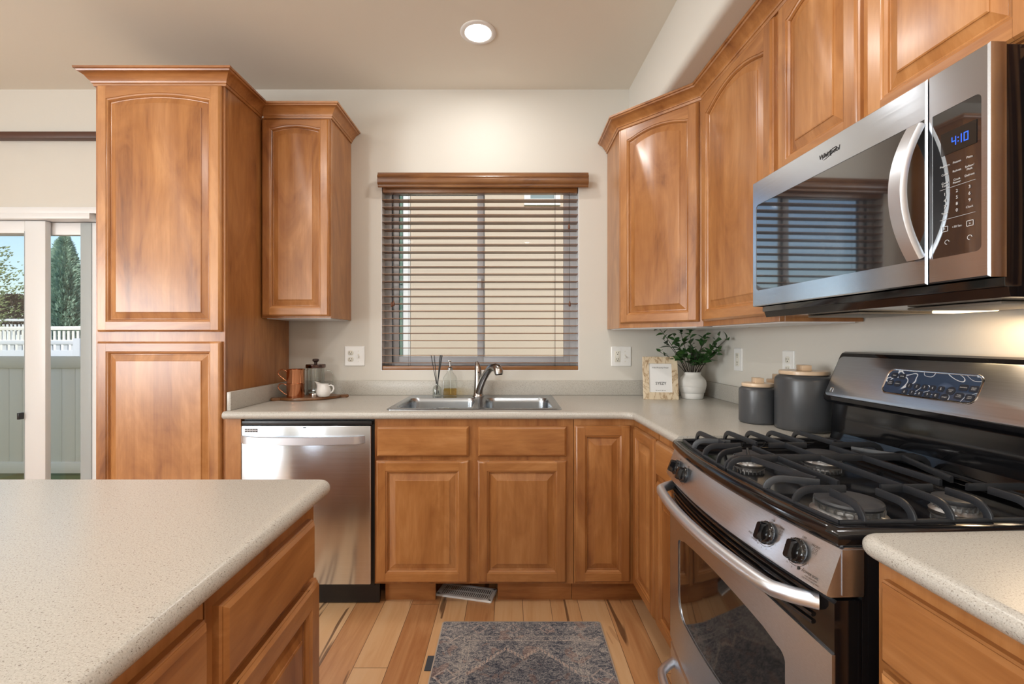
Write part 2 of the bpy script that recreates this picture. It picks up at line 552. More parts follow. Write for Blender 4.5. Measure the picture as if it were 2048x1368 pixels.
# casing head and the dark rail above the patio door
m = MB().box(DX0 - .06, DX1 + .02, YB - .012, YB, DZ1 - .005, DZ1 + .032, .003)
struct('trim_1', m, WHITE)
o = MB().box(-4.3, -2.05, YB - .05, YB - .002, 2.432, 2.470, .004).build('wall_rail', plain('rail_brown', (.085, .032, .018), .4))
setp(o, 'long dark brown wooden rail mounted flat on the wall above the patio door', 'wall rail')

# rear and side windows, out of view (the added fill lamps stand in them)
def simple_window(n, loc, rz, w, h):
    t = thing('window_%d' % n, None, None, loc, rz, kind='structure')
    m = MB()
    for a in ((-w / 2, -w / 2 + .05, 0, h), (w / 2 - .05, w / 2, 0, h), (-w / 2 + .05, w / 2 - .05, 0, .05), (-w / 2 + .05, w / 2 - .05, h - .05, h), (-.02, .02, .05, h - .05)):
        m.box(a[0], a[1], .02, .07, a[2], a[3], .003)
    m.build('window_frame', WHITE, t)
    MB().box(-w / 2 + .05, w / 2 - .05, .042, .046, .05, h - .05).build('pane', PANE, t, smooth=0)
simple_window(2, (-3.08, YN, .5), R(180), .84, 1.85)
simple_window(3, (XL, -1.35, .5), R(90), 2.0, 1.85)

# ------------------------------------------------------------------ cabinet kit (local: x along the face, -y out of the face)
T = .02
def member(w):
    return [(0, T), (0, .010), (.0035, .0068), (.0035, .0052), (.009, 0), (w - .012, 0), (w - .0105, .0028), (w - .0045, .0042), (w, .0098), (w, T)]

def door(parent, x0, x1, z0, z1, rw=.056, arch=0.0, top=None, rot=None, loc=None, name='door'):
    """raised-panel door in the thing's own coordinates"""
    top = top or rw
    W, H = x1 - x0, z1 - z0
    m = MB(); pf = member(rw)
    def st(mir):
        rings = []
        for z, cl in ((0, .010), (.0035, .0068), (.0035, .0052), (.009, 0), (H - .009, 0), (H - .0035, .0052), (H - .0035, .0068), (H, .010)):
            rings.append([((W - u) if mir else u, -T + max(d, cl), z) for u, d in pf])
        m.loft(rings, True, True, True)
    lx = loc or (x0, 0, z0)
    half = W / 2 - rw
    n = 14 if arch else 1
    def zi(x): return H - top - arch * min(1.0, abs((x - W / 2) / half)) ** 2
    # the raised panel is the door's own mesh; stiles and rails are its children
    def ring(i, dep):
        pts = [(rw + i, -T + dep, rw + i), (W - rw - i, -T + dep, rw + i)]
        for k in range(n + 1):
            q = 1 - 2 * k / n
            x = W / 2 + q * (half - i)
            pts.append((x, -T + dep, zi(W / 2 + q * half) - i))
        return pts
    m.loft([ring(-.004, .0135), ring(.004, .0115), ring(.006, .0125), ring(.030, .0055), ring(.0305, .0035), ring(.034, .0022)], True, True, True)
    d = m.build(name, WZ, parent, loc=lx, rot=rot, smooth=20)
    for mir in (False, True):
        m = MB(); st(mir); m.build('stile', WZ, d)
    e = .0115
    m = MB()
    m.loft([[(x, -T + dd, max(u, .0005)) for u, dd in member(rw)] for x in (rw - e, W - rw + e)], True, True, True)
    m.build('rail', WX, d)
    xs = [rw - e + (W - 2 * rw + 2 * e) * i / n for i in range(n + 1)]
    m = MB()
    m.loft([[(x, -T + dd, H - max(u, .0005)) for u, dd in member(H - zi(x))] for x in xs], True, True, True)
    m.build('rail', WX, d)
    return d

def drawer_front(parent, x0, x1, z0, z1, M=None):
    W, H = x1 - x0, z1 - z0
    def ring(i, d): return [(i, -T + d, i), (W - i, -T + d, i), (W - i, -T + d, H - i), (i, -T + d, H - i)]
    m = MB().loft([ring(0, T), ring(0, .010), ring(.003, .0070), ring(.003, .0052), ring(.010, 0)], True, True, True)
    return m.build('drawer_front', M or WX, parent, loc=(x0, 0, z0), smooth=20)

def crown_sweep(m, path, z):
    """crown profile swept along a plan path with mitred corners; the cabinet is on the left of the path's direction"""
    prof = [(0, -.006), (.006, -.006), (.008, .004), (.012, .006), (.014, .014), (.020, .020), (.030, .034), (.040, .042), (.047, .044), (.050, .050), (.056, .051), (.057, .060), (.0, .060)]
    P = [Vector(p) for p in path]
    rings = []
    for i, p in enumerate(P):
        d0 = (P[i] - P[i - 1]).normalized() if i else (P[1] - P[0]).normalized()
        d1 = (P[i + 1] - P[i]).normalized() if i + 1 < len(P) else d0
        n0 = Vector((d0.y, -d0.x)); n1 = Vector((d1.y, -d1.x))
        b = (n0 + n1).normalized(); k = 1 / max(.3, b.dot(n0))
        rings.append([(p.x + b.x * o * k, p.y + b.y * o * k, z + h) for o, h in prof])
    m.loft(rings, True, True, True)

def cabinet(name, label, cat, loc, rot, W, D, H, group=None, toe=None, plate=True, side=WZ, gx=0, open_top=False):
    t = thing(name, label, cat, loc, rot, group)
    z0 = .115 if toe else 0
    if open_top:
        def rr(i, z): return [(gx + i, .0195 + i, z), (W - i, .0195 + i, z), (W - i, D - i, z), (gx + i, D - i, z)]
        MB().loft([rr(0, z0), rr(0, H), rr(.016, H), rr(.016, z0 + .016)], True, True, True).build('carcass', side, t, smooth=0)
    else:
        MB().box(gx, W, .0195, D, z0, H, .0008, 1).build('carcass', side, t)
    if plate:
        MB().box(gx, W, 0, .019, z0, H, .0008, 1).build('face_frame', WZ, t)
    if toe:
        for a, b in toe: MB().box(a, b, .072, .09, 0, .115).build('toe_kick', WX, t)
    return t

# tall pantry
p = cabinet('pantry_cabinet', 'tall maple pantry cabinet with two doors, left of the dishwasher', 'cabinet', (-1.925, YF, 0), 0, .600, .605, 2.425, toe=[(0, .6)])
door(p, .017, .588, 1.283, 2.420, rw=.057, arch=.026, top=.050)
door(p, .017, .588, .125, 1.238, rw=.057)
m = MB(); crown_sweep(m, [(0, .60), (0, 0), (.600, 0), (.600, .300)], 2.425)
m.build('crown_molding', WX, p)
# small upper cabinet beside it
p = cabinet('wall_cabinet', 'narrow maple wall cabinet with arched door, beside the tall pantry', 'cabinet', (-1.322, 2.415, 1.362), 0, .367, .303, 1.062)
door(p, .006, .362, .008, 1.050, rw=.055, arch=.018, top=.044)
m = MB(); crown_sweep(m, [(.012, 0), (.367, 0), (.367, .30)], 1.062)
m.build('crown_molding', WX, p)
MB().box(.012, .355, .03, .295, -.004, .001).build('underside', WHITE, p)

# base run: filler panel, sink base, corner susan
o = MB().box(-1.323, -1.250, YF - .004, YF + .55, .0, .881, .001, 1).build('filler_panel', WZ)
setp(o, 'slim maple filler panel between the pantry and the dishwasher', 'panel')
p = cabinet('sink_cabinet', 'maple sink base cabinet with two doors below two false drawer fronts', 'cabinet', (-.632, YF, 0), 0, .922, .60, .880, toe=[(.03, .270), (.568, .922)], open_top=True)
drawer_front(p, .014, .437, .708, .846); drawer_front(p, .480, .888, .708, .846)
door(p, .010, .437, .126, .688); door(p, .477, .888, .126, .688)
# corner cabinet: two leaves meeting in the inner corner
p = thing('corner_cabinet', 'maple corner base cabinet with a two-leaf door, right of the sink cabinet', 'cabinet', (.292, YF, 0))
ax = rx(.652, YF) - .292             # local X of the corner where both faces meet
poly = [(0, .0), (ax, .0), (ax + .0112, -.306), (.56, -.285), (.54, .60), (0, .60)]
MB().prism(poly, .115, .880).build('carcass', WZ, p, smooth=0)
MB().box(0, ax + .07, .072, .09, 0, .115).build('toe_kick', WX, p)
Mk = Matrix.Translation((ax + .07, .08, 0)) @ Matrix.Rotation(RA, 4, 'Z')
MB().box(0, .36, .0, .018, 0, .115, M=Mk).build('toe_kick', WX, p)
door(p, .004, ax - .023, .128, .850, rw=.056)
door(p, 0, .272, .128, .850, rw=.056, rot=(0, 0, RA), loc=(rx(.652, 2.082) - .292, 2.082 - YF, .128))
# narrow drawer base between the corner and the range
p = cabinet('drawer_cabinet', 'narrow maple base cabinet with one drawer, between the corner and the range', 'cabinet', (rx(.652, 1.798), 1.798, 0), RA, .236, .58, .880, toe=[(0, .236)])
drawer_front(p, .006, .232, .715, .850); door(p, .006, .232, .128, .690, rw=.05)

# right-hand wall cabinets
ZU, ZT = 1.308, 2.362
p = thing('corner_wall_cabinet', 'maple corner wall cabinet with a diagonal arched door, right of the window', 'cabinet', (.575, YB, ZU))
A = Vector((0, -.305)); B = Vector((rx(.965, 2.10) - .575, 2.10 - YB))
wallx = rx(1.262, YB) - .575
poly = [(0, -.003), (0, -.305), (B.x, B.y), (rx(1.262, 2.10) - .575, 2.10 - YB), (wallx, -.003)]
MB().prism(poly, 0, ZT - ZU).build('carcass', WZ, p, smooth=0)
dv = (B - A); ang = math.atan2(dv.y, dv.x); L = dv.length
nrm = Vector((math.sin(ang), -math.cos(ang)))
dl = A + dv.normalized() * .012 + nrm * .001
door(p, 0, L - .030, .022, ZT - ZU - .012, rw=.056, arch=.03, top=.05, rot=(0, 0, ang), loc=(dl.x, dl.y, .022))
MB().prism([(.02, -.02), (.02, -.29), (B.x - .02, B.y + .03), (wallx - .03, -.55), (wallx - .03, -.02)], -.004, .001).build('underside', WHITE, p, smooth=0)
p = cabinet('wall_cabinet', 'maple wall cabinet with one tall arched door, between the corner cabinet and the microwave', 'cabinet', (rx(.965, 2.095), 2.095, ZU), RA, .555, .293, ZT - ZU)
door(p, .010, .540, .022, ZT - ZU - .012, rw=.056, arch=.05, top=.05)
MB().box(.02, .535, .03, .28, -.004, .001).build('underside', WHITE, p)
p = cabinet('wall_cabinet', 'short maple wall cabinet with two doors, above the microwave', 'cabinet', (rx(.965, 1.538), 1.538, 1.776), RA, .765, .293, ZT - 1.776)
door(p, .014, .350, .012, ZT - 1.776 - .012, rw=.056, arch=.028, top=.05)
door(p, .378, .752, .012, ZT - 1.776 - .012, rw=.056, arch=.028, top=.05)
m = MB()
fx = lambda y: (rx(.963, y), y)
crown_sweep(m, [(.575, YB - .004), (.575, 2.415), fx(2.105), fx(-.03)], ZT)
o = m.build('crown_molding', WX)
setp(o, 'maple crown molding running along the tops of the wall cabinets on the right', 'molding')

p = cabinet('wall_cabinet', 'maple wall cabinet past the right edge of view, mirrored in the end of the microwave', 'cabinet', (rx(.965, .768), .768, ZU), RA, .80, .293, ZT - ZU)
door(p, .014, .394, .022, ZT - ZU - .012, rw=.056, arch=.03, top=.05); door(p, .406, .786, .022, ZT - ZU - .012, rw=.056, arch=.03, top=.05)

# near right base cabinet
p = cabinet('drawer_cabinet', 'maple drawer base cabinet under the counter at the bottom right, in front of the range', 'cabinet', (rx(.652, .772), .772, 0), RA, .90, .58, .880, toe=[(0, .9)])
drawer_front(p, .020, .86, .715, .850); drawer_front(p, .020, .86, .425, .700); drawer_front(p, .020, .86, .128, .410)

# island: two cabinets side by side under one top
IA = R(90) + math.atan(.0165)
def ix(c, y): return c - .0165 * y
p = cabinet('island_cabinet', 'far maple island cabinet, the one whose drawer faces the dishwasher', 'cabinet', (ix(-.433, .660), .660, 0), IA, .378, 1.2, .880, toe=[(0, .378)])
drawer_front(p, .016, .345, .728, .850, WX); door(p, .010, .368, .128, .708)
p = cabinet('island_cabinet', 'near maple island cabinet, cut off by the bottom edge of the view', 'cabinet', (ix(-.433, -.25), -.25, 0), IA, .906, 1.2, .880, toe=[(0, .906)])
drawer_front(p, .47, .893, .728, .850, WX); drawer_front(p, .02, .44, .728, .850, WX)
door(p, .47, .893, .128, .708); door(p, .02, .44, .128, .708)

# ------------------------------------------------------------------ countertops with a rolled edge
def top_slab(m, outline, exposed, holes=(), z1=CT, th=.035):
    r = th / 2; n = len(outline)
    rings = []
    for k in range(13):
        a = -math.pi / 2 + math.pi * k / 12
        d = r * (1 - math.cos(a))
        q = inset(outline, [d if exposed[i] else 0 for i in range(n)])
        rings.append([(x, y, z1 - r + r * math.sin(a)) for x, y in q])
    m.loft(rings, True)
    q = inset(outline, [r if exposed[i] else 0 for i in range(n)])
    fill(m, q, holes, z1); fill(m, q, holes, z1 - th)
    for h in holes:
        m.loft([[(x, y, z1) for x, y in h], [(x, y, z1 - th) for x, y in h]], True)

def arc(cx, cy, r, a0, a1, n=8):
    return [(cx + r * math.cos(R(a0 + (a1 - a0) * k / n)), cy + r * math.sin(R(a0 + (a1 - a0) * k / n))) for k in range(n + 1)]

NY = YB - .648
SX0, SX1, SY0, SY1 = -.588, .240, 2.125, 2.672       # sink cut-out / rim
xi = rx(.620, NY)
out = [(-1.318, NY), (xi - .045, NY), (xi - .018, NY - .006), (xi + .002, NY - .024), (rx(.620, NY - .06), NY - .06), (rx(.620, 1.553), 1.553), (rx(1.262, 1.577), 1.577), (rx(1.262, YB - .002), YB - .002), (-1.318, YB - .002)]
ex = [1, 1, 1, 1, 1, 0, 0, 0, 0]
hole = [(x, y) for x, y in rrect(SX1 - SX0 - .03, SY1 - SY0 - .03, .03, 4, (SX0 + SX1) / 2, (SY0 + SY1) / 2)][::-1]
t = thing('countertop', 'L-shaped beige speckled countertop holding the sink under the window', 'countertop', (-.2, YB, CT))
m = MB(); top_slab(m, out, ex, [hole]); m.v = [v - Vector((-.2, YB, CT)) for v in m.v]
m.build('slab', COUNTER, t)
SPZ = .087
MB().box(-1.118, -1.098, -.612, -.004, 0, SPZ, .004).build('backsplash', COUNTER, t)
MB().box(-1.097, rx(1.24, YB) + .2, -.022, -.002, 0, SPZ, .004).build('backsplash', COUNTER, t)
Mk = Matrix.Translation((rx(1.262, YB - .022) + .2, -.022, 0)) @ Matrix.Rotation(RA, 4, 'Z')
MB().box(0, 1.13, -.020, 0, 0, SPZ, .004, M=Mk).build('backsplash', COUNTER, t)

yn = .787
x0 = rx(.618, yn)
out = arc(x0 + .035, yn - .035, .035, 90, 180, 6) + [(rx(.618, -.6), -.6), (rx(1.262, -.6), -.6), (rx(1.262, yn + .024), yn + .024)]
ex = [1] * 7 + [0, 0, 1]
o = MB(); top_slab(o, out, ex)
ctr = Vector((.9, 0, CT)); o.v = [v - ctr for v in o.v]
t = thing('countertop', 'beige speckled countertop at the bottom right, in front of the range', 'countertop', tuple(ctr))
o.build('slab', COUNTER, t)
Mk = Matrix.Translation((rx(1.262, yn) - .9, yn, 0)) @ Matrix.Rotation(RA, 4, 'Z')
MB().box(-.02, 1.38, -.020, 0, 0, SPZ, .004, M=Mk).build('backsplash', COUNTER, t)

yf = 1.085
c = -.4035
xa = ix(c, yf)
out = [(-2.0, -.35), (ix(c, -.35), -.35)] + arc(xa - .03, yf - .03, .03, 0, 90, 6) + [(-2.0, yf)]
m = MB(); top_slab(m, out, [1] * len(out))
ctr = Vector((-1.2, .4, CT)); m.v = [v - ctr for v in m.v]
o = m.build('countertop', COUNTER, loc=tuple(ctr))
setp(o, 'beige speckled island top with a rounded corner, in the lower left foreground', 'countertop')

# ------------------------------------------------------------------ gas range
RW, RC = .745, .605
rg = thing('gas_range', 'stainless and black gas range with four burners, between the two counters on the right', 'range', (rx(RC, 1.545), 1.545, 0), RA)
def bow(x, k=.034): return -k * (1 - ((x - RW / 2) / (RW / 2)) ** 2)
XS = [RW * i / 28 for i in range(29)]
ZC = .910
MB().box(.002, RW - .002, .045, .640, .085, .872, .002).build('body', BLACK, rg)
MB().box(.02, RW - .02, .09, .60, 0, .085).build('kick', BLACKM, rg)
# cooktop: bowed enamel pan with raised lip and sunken well
def outline(i, yb=.575):
    pts = [(x, i + bow(x)) for x in [i + (RW - 2 * i) * k / 28 for k in range(29)]]
    return pts + [(RW - i, yb), (i, yb)]
def ring(i, z, yb=.575): return [(x, y, z) for x, y in outline(i, yb)]
m = MB().loft([ring(.012, .876), ring(.004, .878), ring(0, .886), ring(0, .898), ring(.004, .906), ring(.010, ZC), ring(.030, ZC), ring(.036, ZC - .003, .56), ring(.048, ZC - .022, .545)], True, True, True)
m.build('cooktop', BLACK, rg, smooth=50)
# control panel: stainless, bowed, leaning out at the bottom
sec = [(.046, .879), (.012, .879), (.007, .876), (-.0205, .800), (-.0205, .795), (-.014, .792), (.046, .792)]
m = MB().loft([[(x, y + (bow(x) if y < .04 else 0), z) for y, z in sec] for x in XS], True, True, True)
cp = m.build('control_panel', STEELR, rg, smooth=25)
MB().box(-.0015, .0, .006, .046, .795, .876, .0005, 1).build('end_cap', STEELP, cp)
MB().box(RW, RW + .0015, .006, .046, .795, .876, .0005, 1).build('end_cap', STEELP, cp)
lean = math.atan2(.0275, .076)
def on_panel(x, z, out=0):
    y = -.0205 + (z - .800) * .0275 / .076 + bow(x)
    yaw = math.atan(2 * .034 * (x - RW / 2) / (RW / 2) ** 2)
    return Matrix.Translation((x, y, z)) @ Matrix.Rotation(yaw, 4, 'Z') @ Matrix.Rotation(-lean, 4, 'X') @ Matrix.Translation((0, -out, 0))
ink = MB()
for i, x in enumerate((.093, .175, .585, .667)):
    M = on_panel(x, .838)
    k = MB()
    Mz = M @ Matrix.Rotation(R(90), 4, 'X')      # knob axis out of the panel
    k.lathe([(0, 0), (.0215, 0), (.0235, .003), (.0235, .006), (.021, .0095), (.0185, .011), (.0, .011)], 32, M=Mz)
    g = []
    for z, s in ((.009, 1), (.022, .94), (.026, .86)):
        g.append([(px * s, py * s, z) for px, py in rrect(.0125, .040, .006, 4)])
    k.loft(g, True, True, True, M=Mz)
    for q in range(14):
        a = 2 * math.pi * q / 14
        k.lathe([(0, .002), (.0022, .002), (.0022, .0085), (0, .0095)], 6, (.0215 * math.cos(a), .0215 * math.sin(a), 0), M=Mz)
    k.build('knob', BLACK, cp)
    T0 = M @ Matrix.Translation((0, -.0006, 0))
    def pt(s, dx, dz, size): text_into(ink, s, size, T0 @ Matrix.Translation((dx, 0, dz)) @ FRONT)
    pt('OFF', .006, .029, .0058)
    pt('REAR' if i in (1, 2) else 'FRONT', .034, .024, .0056)
    for q, (dx, dz) in enumerate(((.031, .018), (.037, .018), (.031, .012), (.037, .012))):
        for dd in ((0, 0),):
            Mc = T0 @ Matrix.Translation((dx, 0, dz)) @ FRONT
            ink.loft([[(r * math.cos(a * math.pi / 6), r * math.sin(a * math.pi / 6), .0002) for a in range(12)] for r in (.0022, .0017)], True, M=Mc)
    a0, a1 = -25, -115
    Mc = T0 @ FRONT
    ink.loft([[(r * math.cos(R(a0 + (a1 - a0) * q / 14)), r * math.sin(R(a0 + (a1 - a0) * q / 14)), .0002) for q in range(15)] for r in (.0278, .0271)], False, M=Mc)
    for q, n in enumerate(('2', '4', '6', '8', '10')):
        a = R(-22 - 24 * q)
        pt(n, .0325 * math.cos(a), .0325 * math.sin(a), .0045)
    if i == 2:
        pt('PRECISE', -.040, -.018, .0056); pt('SIMMER', -.028, -.026, .0056)
    else:
        pt('LO', -.028, .010, .005)
M = on_panel(.706, .812) @ Matrix.Translation((0, -.0006, 0))
text_into(ink, 'POWER BOIL', .0062, M @ FRONT)
for q, s in enumerate(('FOR HIGH HEAT', 'USE WITH LARGE PAN')): text_into(ink, s, .0036, M @ Matrix.Translation((.004, 0, -.006 - .0045 * q)) @ FRONT)
ink.lathe([(0, 0), (.0028, 0), (.0028, .0002), (0, .0002)], 12, M=M @ Matrix.Translation((-.026, 0, 0)) @ FRONT)
ink.build('printed_marks', INK, cp)
# burners
for (x, y, rb, power) in ((.235, .130, .036, 0), (.615, .122, .054, 1), (.235, .350, .040, 0), (.615, .350, .034, 0)):
    c = (x, y, 0); z = ZC - .022
    m = MB().lathe([(0, z), (rb * 1.22, z), (rb * 1.25, z + .004), (rb * 1.12, z + .009), (rb * 1.02, z + .011), (rb * 1.0, z + .016), (rb * 1.10, z + .0215), (0, z + .0215)], 40, c)
    for q in range(24):
        a = 2 * math.pi * q / 24
        Mq = Matrix.Translation((x, y, 0)) @ Matrix.Rotation(a, 4, 'Z')
        m.box(rb * .95, rb * 1.13, -.0012, .0012, z + .012, z + .0216, M=Mq)
    b = m.build('burner', ALU, rg)
    MB().lathe([(0, z + .0215), (rb * 1.06, z + .0215), (rb * 1.12, z + .0265), (rb * 1.09, z + .031), (rb * .95, z + .0325), (0, z + .033)], 40, c).build('burner_cap', CAPM, b)
# cast iron grates
SEC = [(-1, -1), (1, -1), (1, .7), (.6, 1), (-.6, 1), (-1, .7)]
def bar(m, path, w=.0031, h=.0072):
    m.tube(path, 1.0, up=(0, 0, 1), sec=[(u * w, v * h) for u, v in SEC])
ZT0, ZB0 = ZC + .030, ZC + .004
def grate(x0, x1, inner_left):
    m = MB()
    front = lambda x: bow(x) + .030
    # perimeter: low bar following the bowed front, straight sides and back
    per = [(x0 + (x1 - x0) * k / 12, front(x0 + (x1 - x0) * k / 12), ZB0) for k in range(13)]
    per = [(a, b, ZC + .003) for a, b, c_ in per]; bar(m, per, .0024, .003)
    xo, xi_ = (x1, x0) if inner_left else (x0, x1)
    bar(m, [(xo, front(xo), ZC + .003), (xo, .28, ZC + .003), (xo, .525, ZC + .003)], .0024, .003)
    bar(m, [(x0, .525, ZC + .003), (x1, .525, ZC + .003)], .0024, .003)
    # raised inner bar down to feet at both ends
    def rise(x, ya, yb):
        return [(x, ya, ZB0), (x, ya + .004, ZB0 + .012), (x, ya + .014, ZT0 - .005), (x, ya + .028, ZT0), (x, yb - .028, ZT0), (x, yb - .014, ZT0 - .005), (x, yb - .004, ZB0 + .012), (x, yb, ZB0)]
    bar(m, rise(xi_, front(xi_), .525))
    xc = .235 if not inner_left else .615
    # fingers: from the front, from the back, from both sides towards each burner
    def fin(p0, d, L):
        x, y = p0
        return [(x + d[0] * .034 * (1 - math.cos(a * math.pi / 12)), y + d[1] * .034 * (1 - math.cos(a * math.pi / 12)), ZB0 + (ZT0 - ZB0) * math.sin(a * math.pi / 12)) for a in range(7)] + [(x + d[0] * t, y + d[1] * t, ZT0) for t in (.055, L)]
    bar(m, fin((xc, front(xc)), (0, 1), .105))
    bar(m, fin((xc, .525), (0, -1), .150))
    sgn = 1 if xo < xi_ else -1
    for y in (.070, .165, .310, .400):
        bar(m, fin((xo, y), (sgn, 0), abs(xc - xo) - .020))
    for y in (.125, .350):
        bar(m, [(xi_, y, ZT0), (xc + sgn * .03, y, ZT0)])
    # extra loops rising from the front edge on either side of the front finger
    for dx in (-.085, .085):
        xx = xc + dx
        if x0 + .02 < xx < x1 - .02:
            bar(m, fin((xx, front(xx)), (-dx * .45 / .085, .89), .10))
    # cross bar between the two burners and the short spurs on it
    bar(m, fin((xo, .238), (sgn, 0), abs(xo - xi_)))
    bar(m, [(xc, .190, ZT0), (xc, .300, ZT0)])
    for (a, b) in (((xi_, .055), (xc + sgn * .055, .095)), ((xi_, .455), (xc + sgn * .05, .395))):
        bar(m, [(a[0], a[1], ZT0), (b[0], b[1], ZT0)])
    return m.build('grate', IRON, rg, smooth=50, merge=False)
grate(.030, .366, False)
grate(.379, RW - .030, True)

# oven door
DZ0, DZT = .245, .784
od = MB()
m = MB()
def sheet(y0, z0, z1): return [(x, y0 + bow(x), z0) for x in XS], [(x, y0 + bow(x), z1) for x in XS]
secd = [(.044, DZ0), (.0, DZ0), (-.004, DZ0 + .004), (-.004, DZT - .006), (.001, DZT), (.044, DZT)]
dr = MB().loft([[(x, y + (bow(x) if y < .04 else 0), z) for y, z in secd] for x in [.003 + (RW - .006) * k / 28 for k in range(29)]], True, True, True).build('oven_door', BLACK, rg)
# stainless skin with an arched top and a window hole
def loopA(n=96):
    pts = []
    x0, x1, z0 = .003, RW - .003, DZ0
    def top(x): return .688 + .030 * (1 - ((x - RW / 2) / (RW / 2)) ** 2)
    for k in range(24): pts.append((x0 + (x1 - x0) * k / 24, z0))
    for k in range(24): pts.append((x1, z0 + (top(x1) - z0) * k / 24))
    for k in range(24): x = x1 - (x1 - x0) * k / 24; pts.append((x, top(x)))
    for k in range(24): pts.append((x0, top(x0) - (top(x0) - z0) * k / 24))
    return pts
def loopB():
    pts = []
    x0, x1, z0 = .108, RW - .108, .385
    def top(x): return .622 + .032 * (1 - ((x - RW / 2) / (RW / 2 - .108)) ** 2)
    rb, rt = .060, .022
    base = []
    # bottom edge, right side, top arc, left side, sampled 24 each with rounded corners
    def side(a, b, n): return [(a[0] + (b[0] - a[0]) * k / n, a[1] + (b[1] - a[1]) * k / n) for k in range(n)]
    def cor(cx, cz, r, a0, a1, n): return [(cx + r * math.cos(R(a0 + (a1 - a0) * k / n)), cz + r * math.sin(R(a0 + (a1 - a0) * k / n))) for k in range(n)]
    zt = top(x0)
    pts += cor(x0 + rb, z0 + rb, rb, 225, 270, 6) + side((x0 + rb, z0), (x1 - rb, z0), 12) + cor(x1 - rb, z0 + rb, rb, 270, 315, 6)
    pts += cor(x1 - rb, z0 + rb, rb, 315, 360, 6) + side((x1, z0 + rb), (x1, zt - rt), 12) + cor(x1 - rt, zt - rt, rt, 0, 45, 6)
    pts += cor(x1 - rt, zt - rt, rt, 45, 90, 6)
    for k in range(12): x = (x1 - rt) - (x1 - x0 - 2 * rt) * k / 12; pts.append((x, top(x) if 0 < k else zt))
    pts += cor(x0 + rt, zt - rt, rt, 90, 135, 6)
    pts += cor(x0 + rt, zt - rt, rt, 135, 180, 6) + side((x0, zt - rt), (x0, z0 + rb), 12) + cor(x0 + rb, z0 + rb, rb, 180, 225, 6)
    return pts
A_, B_ = loopA(), loopB()
ys = -.0085
def mapl(pts, dy=0): return [(x, ys + dy + bow(x), z) for x, z in pts]
def lerp(P, Q, t): return [(p[0] + (q[0] - p[0]) * t, p[1] + (q[1] - p[1]) * t) for p, q in zip(P, Q)]
rings = [mapl(A_, .006), mapl(A_)] + [mapl(lerp(A_, B_, t)) for t in (.2, .4, .6, .8, 1.0)] + [mapl(B_, .003)]
MB().loft(rings, True).build('steel_skin', STEELR, dr, smooth=40)
cB = (RW / 2, .51)
OVENG = plain('oven_glass', (.012, .011, .011), .04, coat=.4)
OVENG.node_tree.nodes['Principled BSDF'].inputs['IOR'].default_value = 1.9
rings = [mapl(B_, .0035)] + [mapl([(cB[0] + (x - cB[0]) * k, cB[1] + (z - cB[1]) * k) for x, z in B_], .0035) for k in (.8, .6, .4, .2, .001)]
MB().loft(rings, True).build('oven_window', OVENG, dr, smooth=60)
xs_in = [.045 + (RW - .09) * k / 24 for k in range(25)]
for q in range(5):
    z = .722 + q * .0135
    MB().tube([(x, -.0055 + bow(x), z) for x in xs_in], .0042, 8).build('vent_ridge', BLACK, dr)
# bowed tube handle
hp = []
for k in range(31):
    u = k / 30; x = .034 + (RW - .068) * u
    e = min(u, 1 - u) / .085
    y = -.020 + bow(x, .046) - .034
    if e < 1: y = -.004 + bow(x, .034) + (y - (-.004 + bow(x, .034))) * math.sin(e * math.pi / 2)
    hp.append((x, y, .766))
sec = [(math.cos(2 * math.pi * k / 24) * (.0150 if k % 2 else .0143), math.sin(2 * math.pi * k / 24) * (.0150 if k % 2 else .0143)) for k in range(24)]
MB().tube(hp, 1.0, sec=sec, up=(0, 0, 1)).build('handle', BARM, dr, smooth=60)
# storage drawer with its own handle
secd = [(.044, .090), (.0, .090), (-.006, .094), (-.006, .222), (.0, .228), (.044, .228)]
sd = MB().loft([[(x, y + (bow(x) if y < .04 else 0), z) for y, z in secd] for x in XS], True, True, True).build('storage_drawer', STEELR, rg)
hp2 = [(x, y + .002, .178) for x, y, z in hp]
MB().tube(hp2, .0135, 16).build('handle', BARM, sd, smooth=60)
MB().loft([[(x, y + (bow(x) if y < .04 else 0), z) for y, z in ((.044, .229), (.004, .229), (.004, .244), (.044, .244))] for x in XS], True, True, True).build('door_gap', BLACKM, rg)

# backguard with sloping console
sec = [(.640, .915), (.555, .915), (.552, .935), (.556, .99), (.560, 1.028), (.538, 1.034), (.527, 1.044), (.526, 1.056), (.585, 1.190), (.592, 1.200), (.604, 1.205), (.640, 1.203)]
bg = MB().loft([[(x, y, z) for y, z in sec] for x in (0, RW)], True, True, True).build('backguard', BLACK, rg, smooth=25)
MB().loft([[(x, y, z) for y, z in ((.540, ZC - .01), (.556, ZC - .01), (.556, .960), (.552, .935), (.545, .918))] for x in (.006, RW - .006)], True, True, True).build('cove', BLACK, bg)
sl = Vector((0, .059, .134)); SLEN = sl.length; tilt = math.atan2(.059, .134)
MC = Matrix.Translation((0, .526, 1.056)) @ Matrix.Rotation(-tilt, 4, 'X') @ FRONT      # console plane: x along, y up the slope, z out
m = MB()
P = rrect(RW - .008, SLEN - .004, .016, 6, RW / 2, SLEN / 2)
P2 = inset(P, .002)
m.loft([[(x, y, 0) for x, y in P], [(x, y, .002) for x, y in P], [(x, y, .003) for x, y in P2]], True, True, True, M=MC)
cf = m.build('console_face', STEELR, bg)
P = rrect(.268, .080, .022, 6, .349, .074)
m = MB().loft([[(x, y, .0031) for x, y in P], [(x, y, .0048) for x, y in inset(P, .001)], [(x, y, .0048) for x, y in inset(P, .004)], [(x, y, .0034) for x, y in inset(P, .006)]], True, M=MC)
m.build('display_bezel', CHROME, cf)
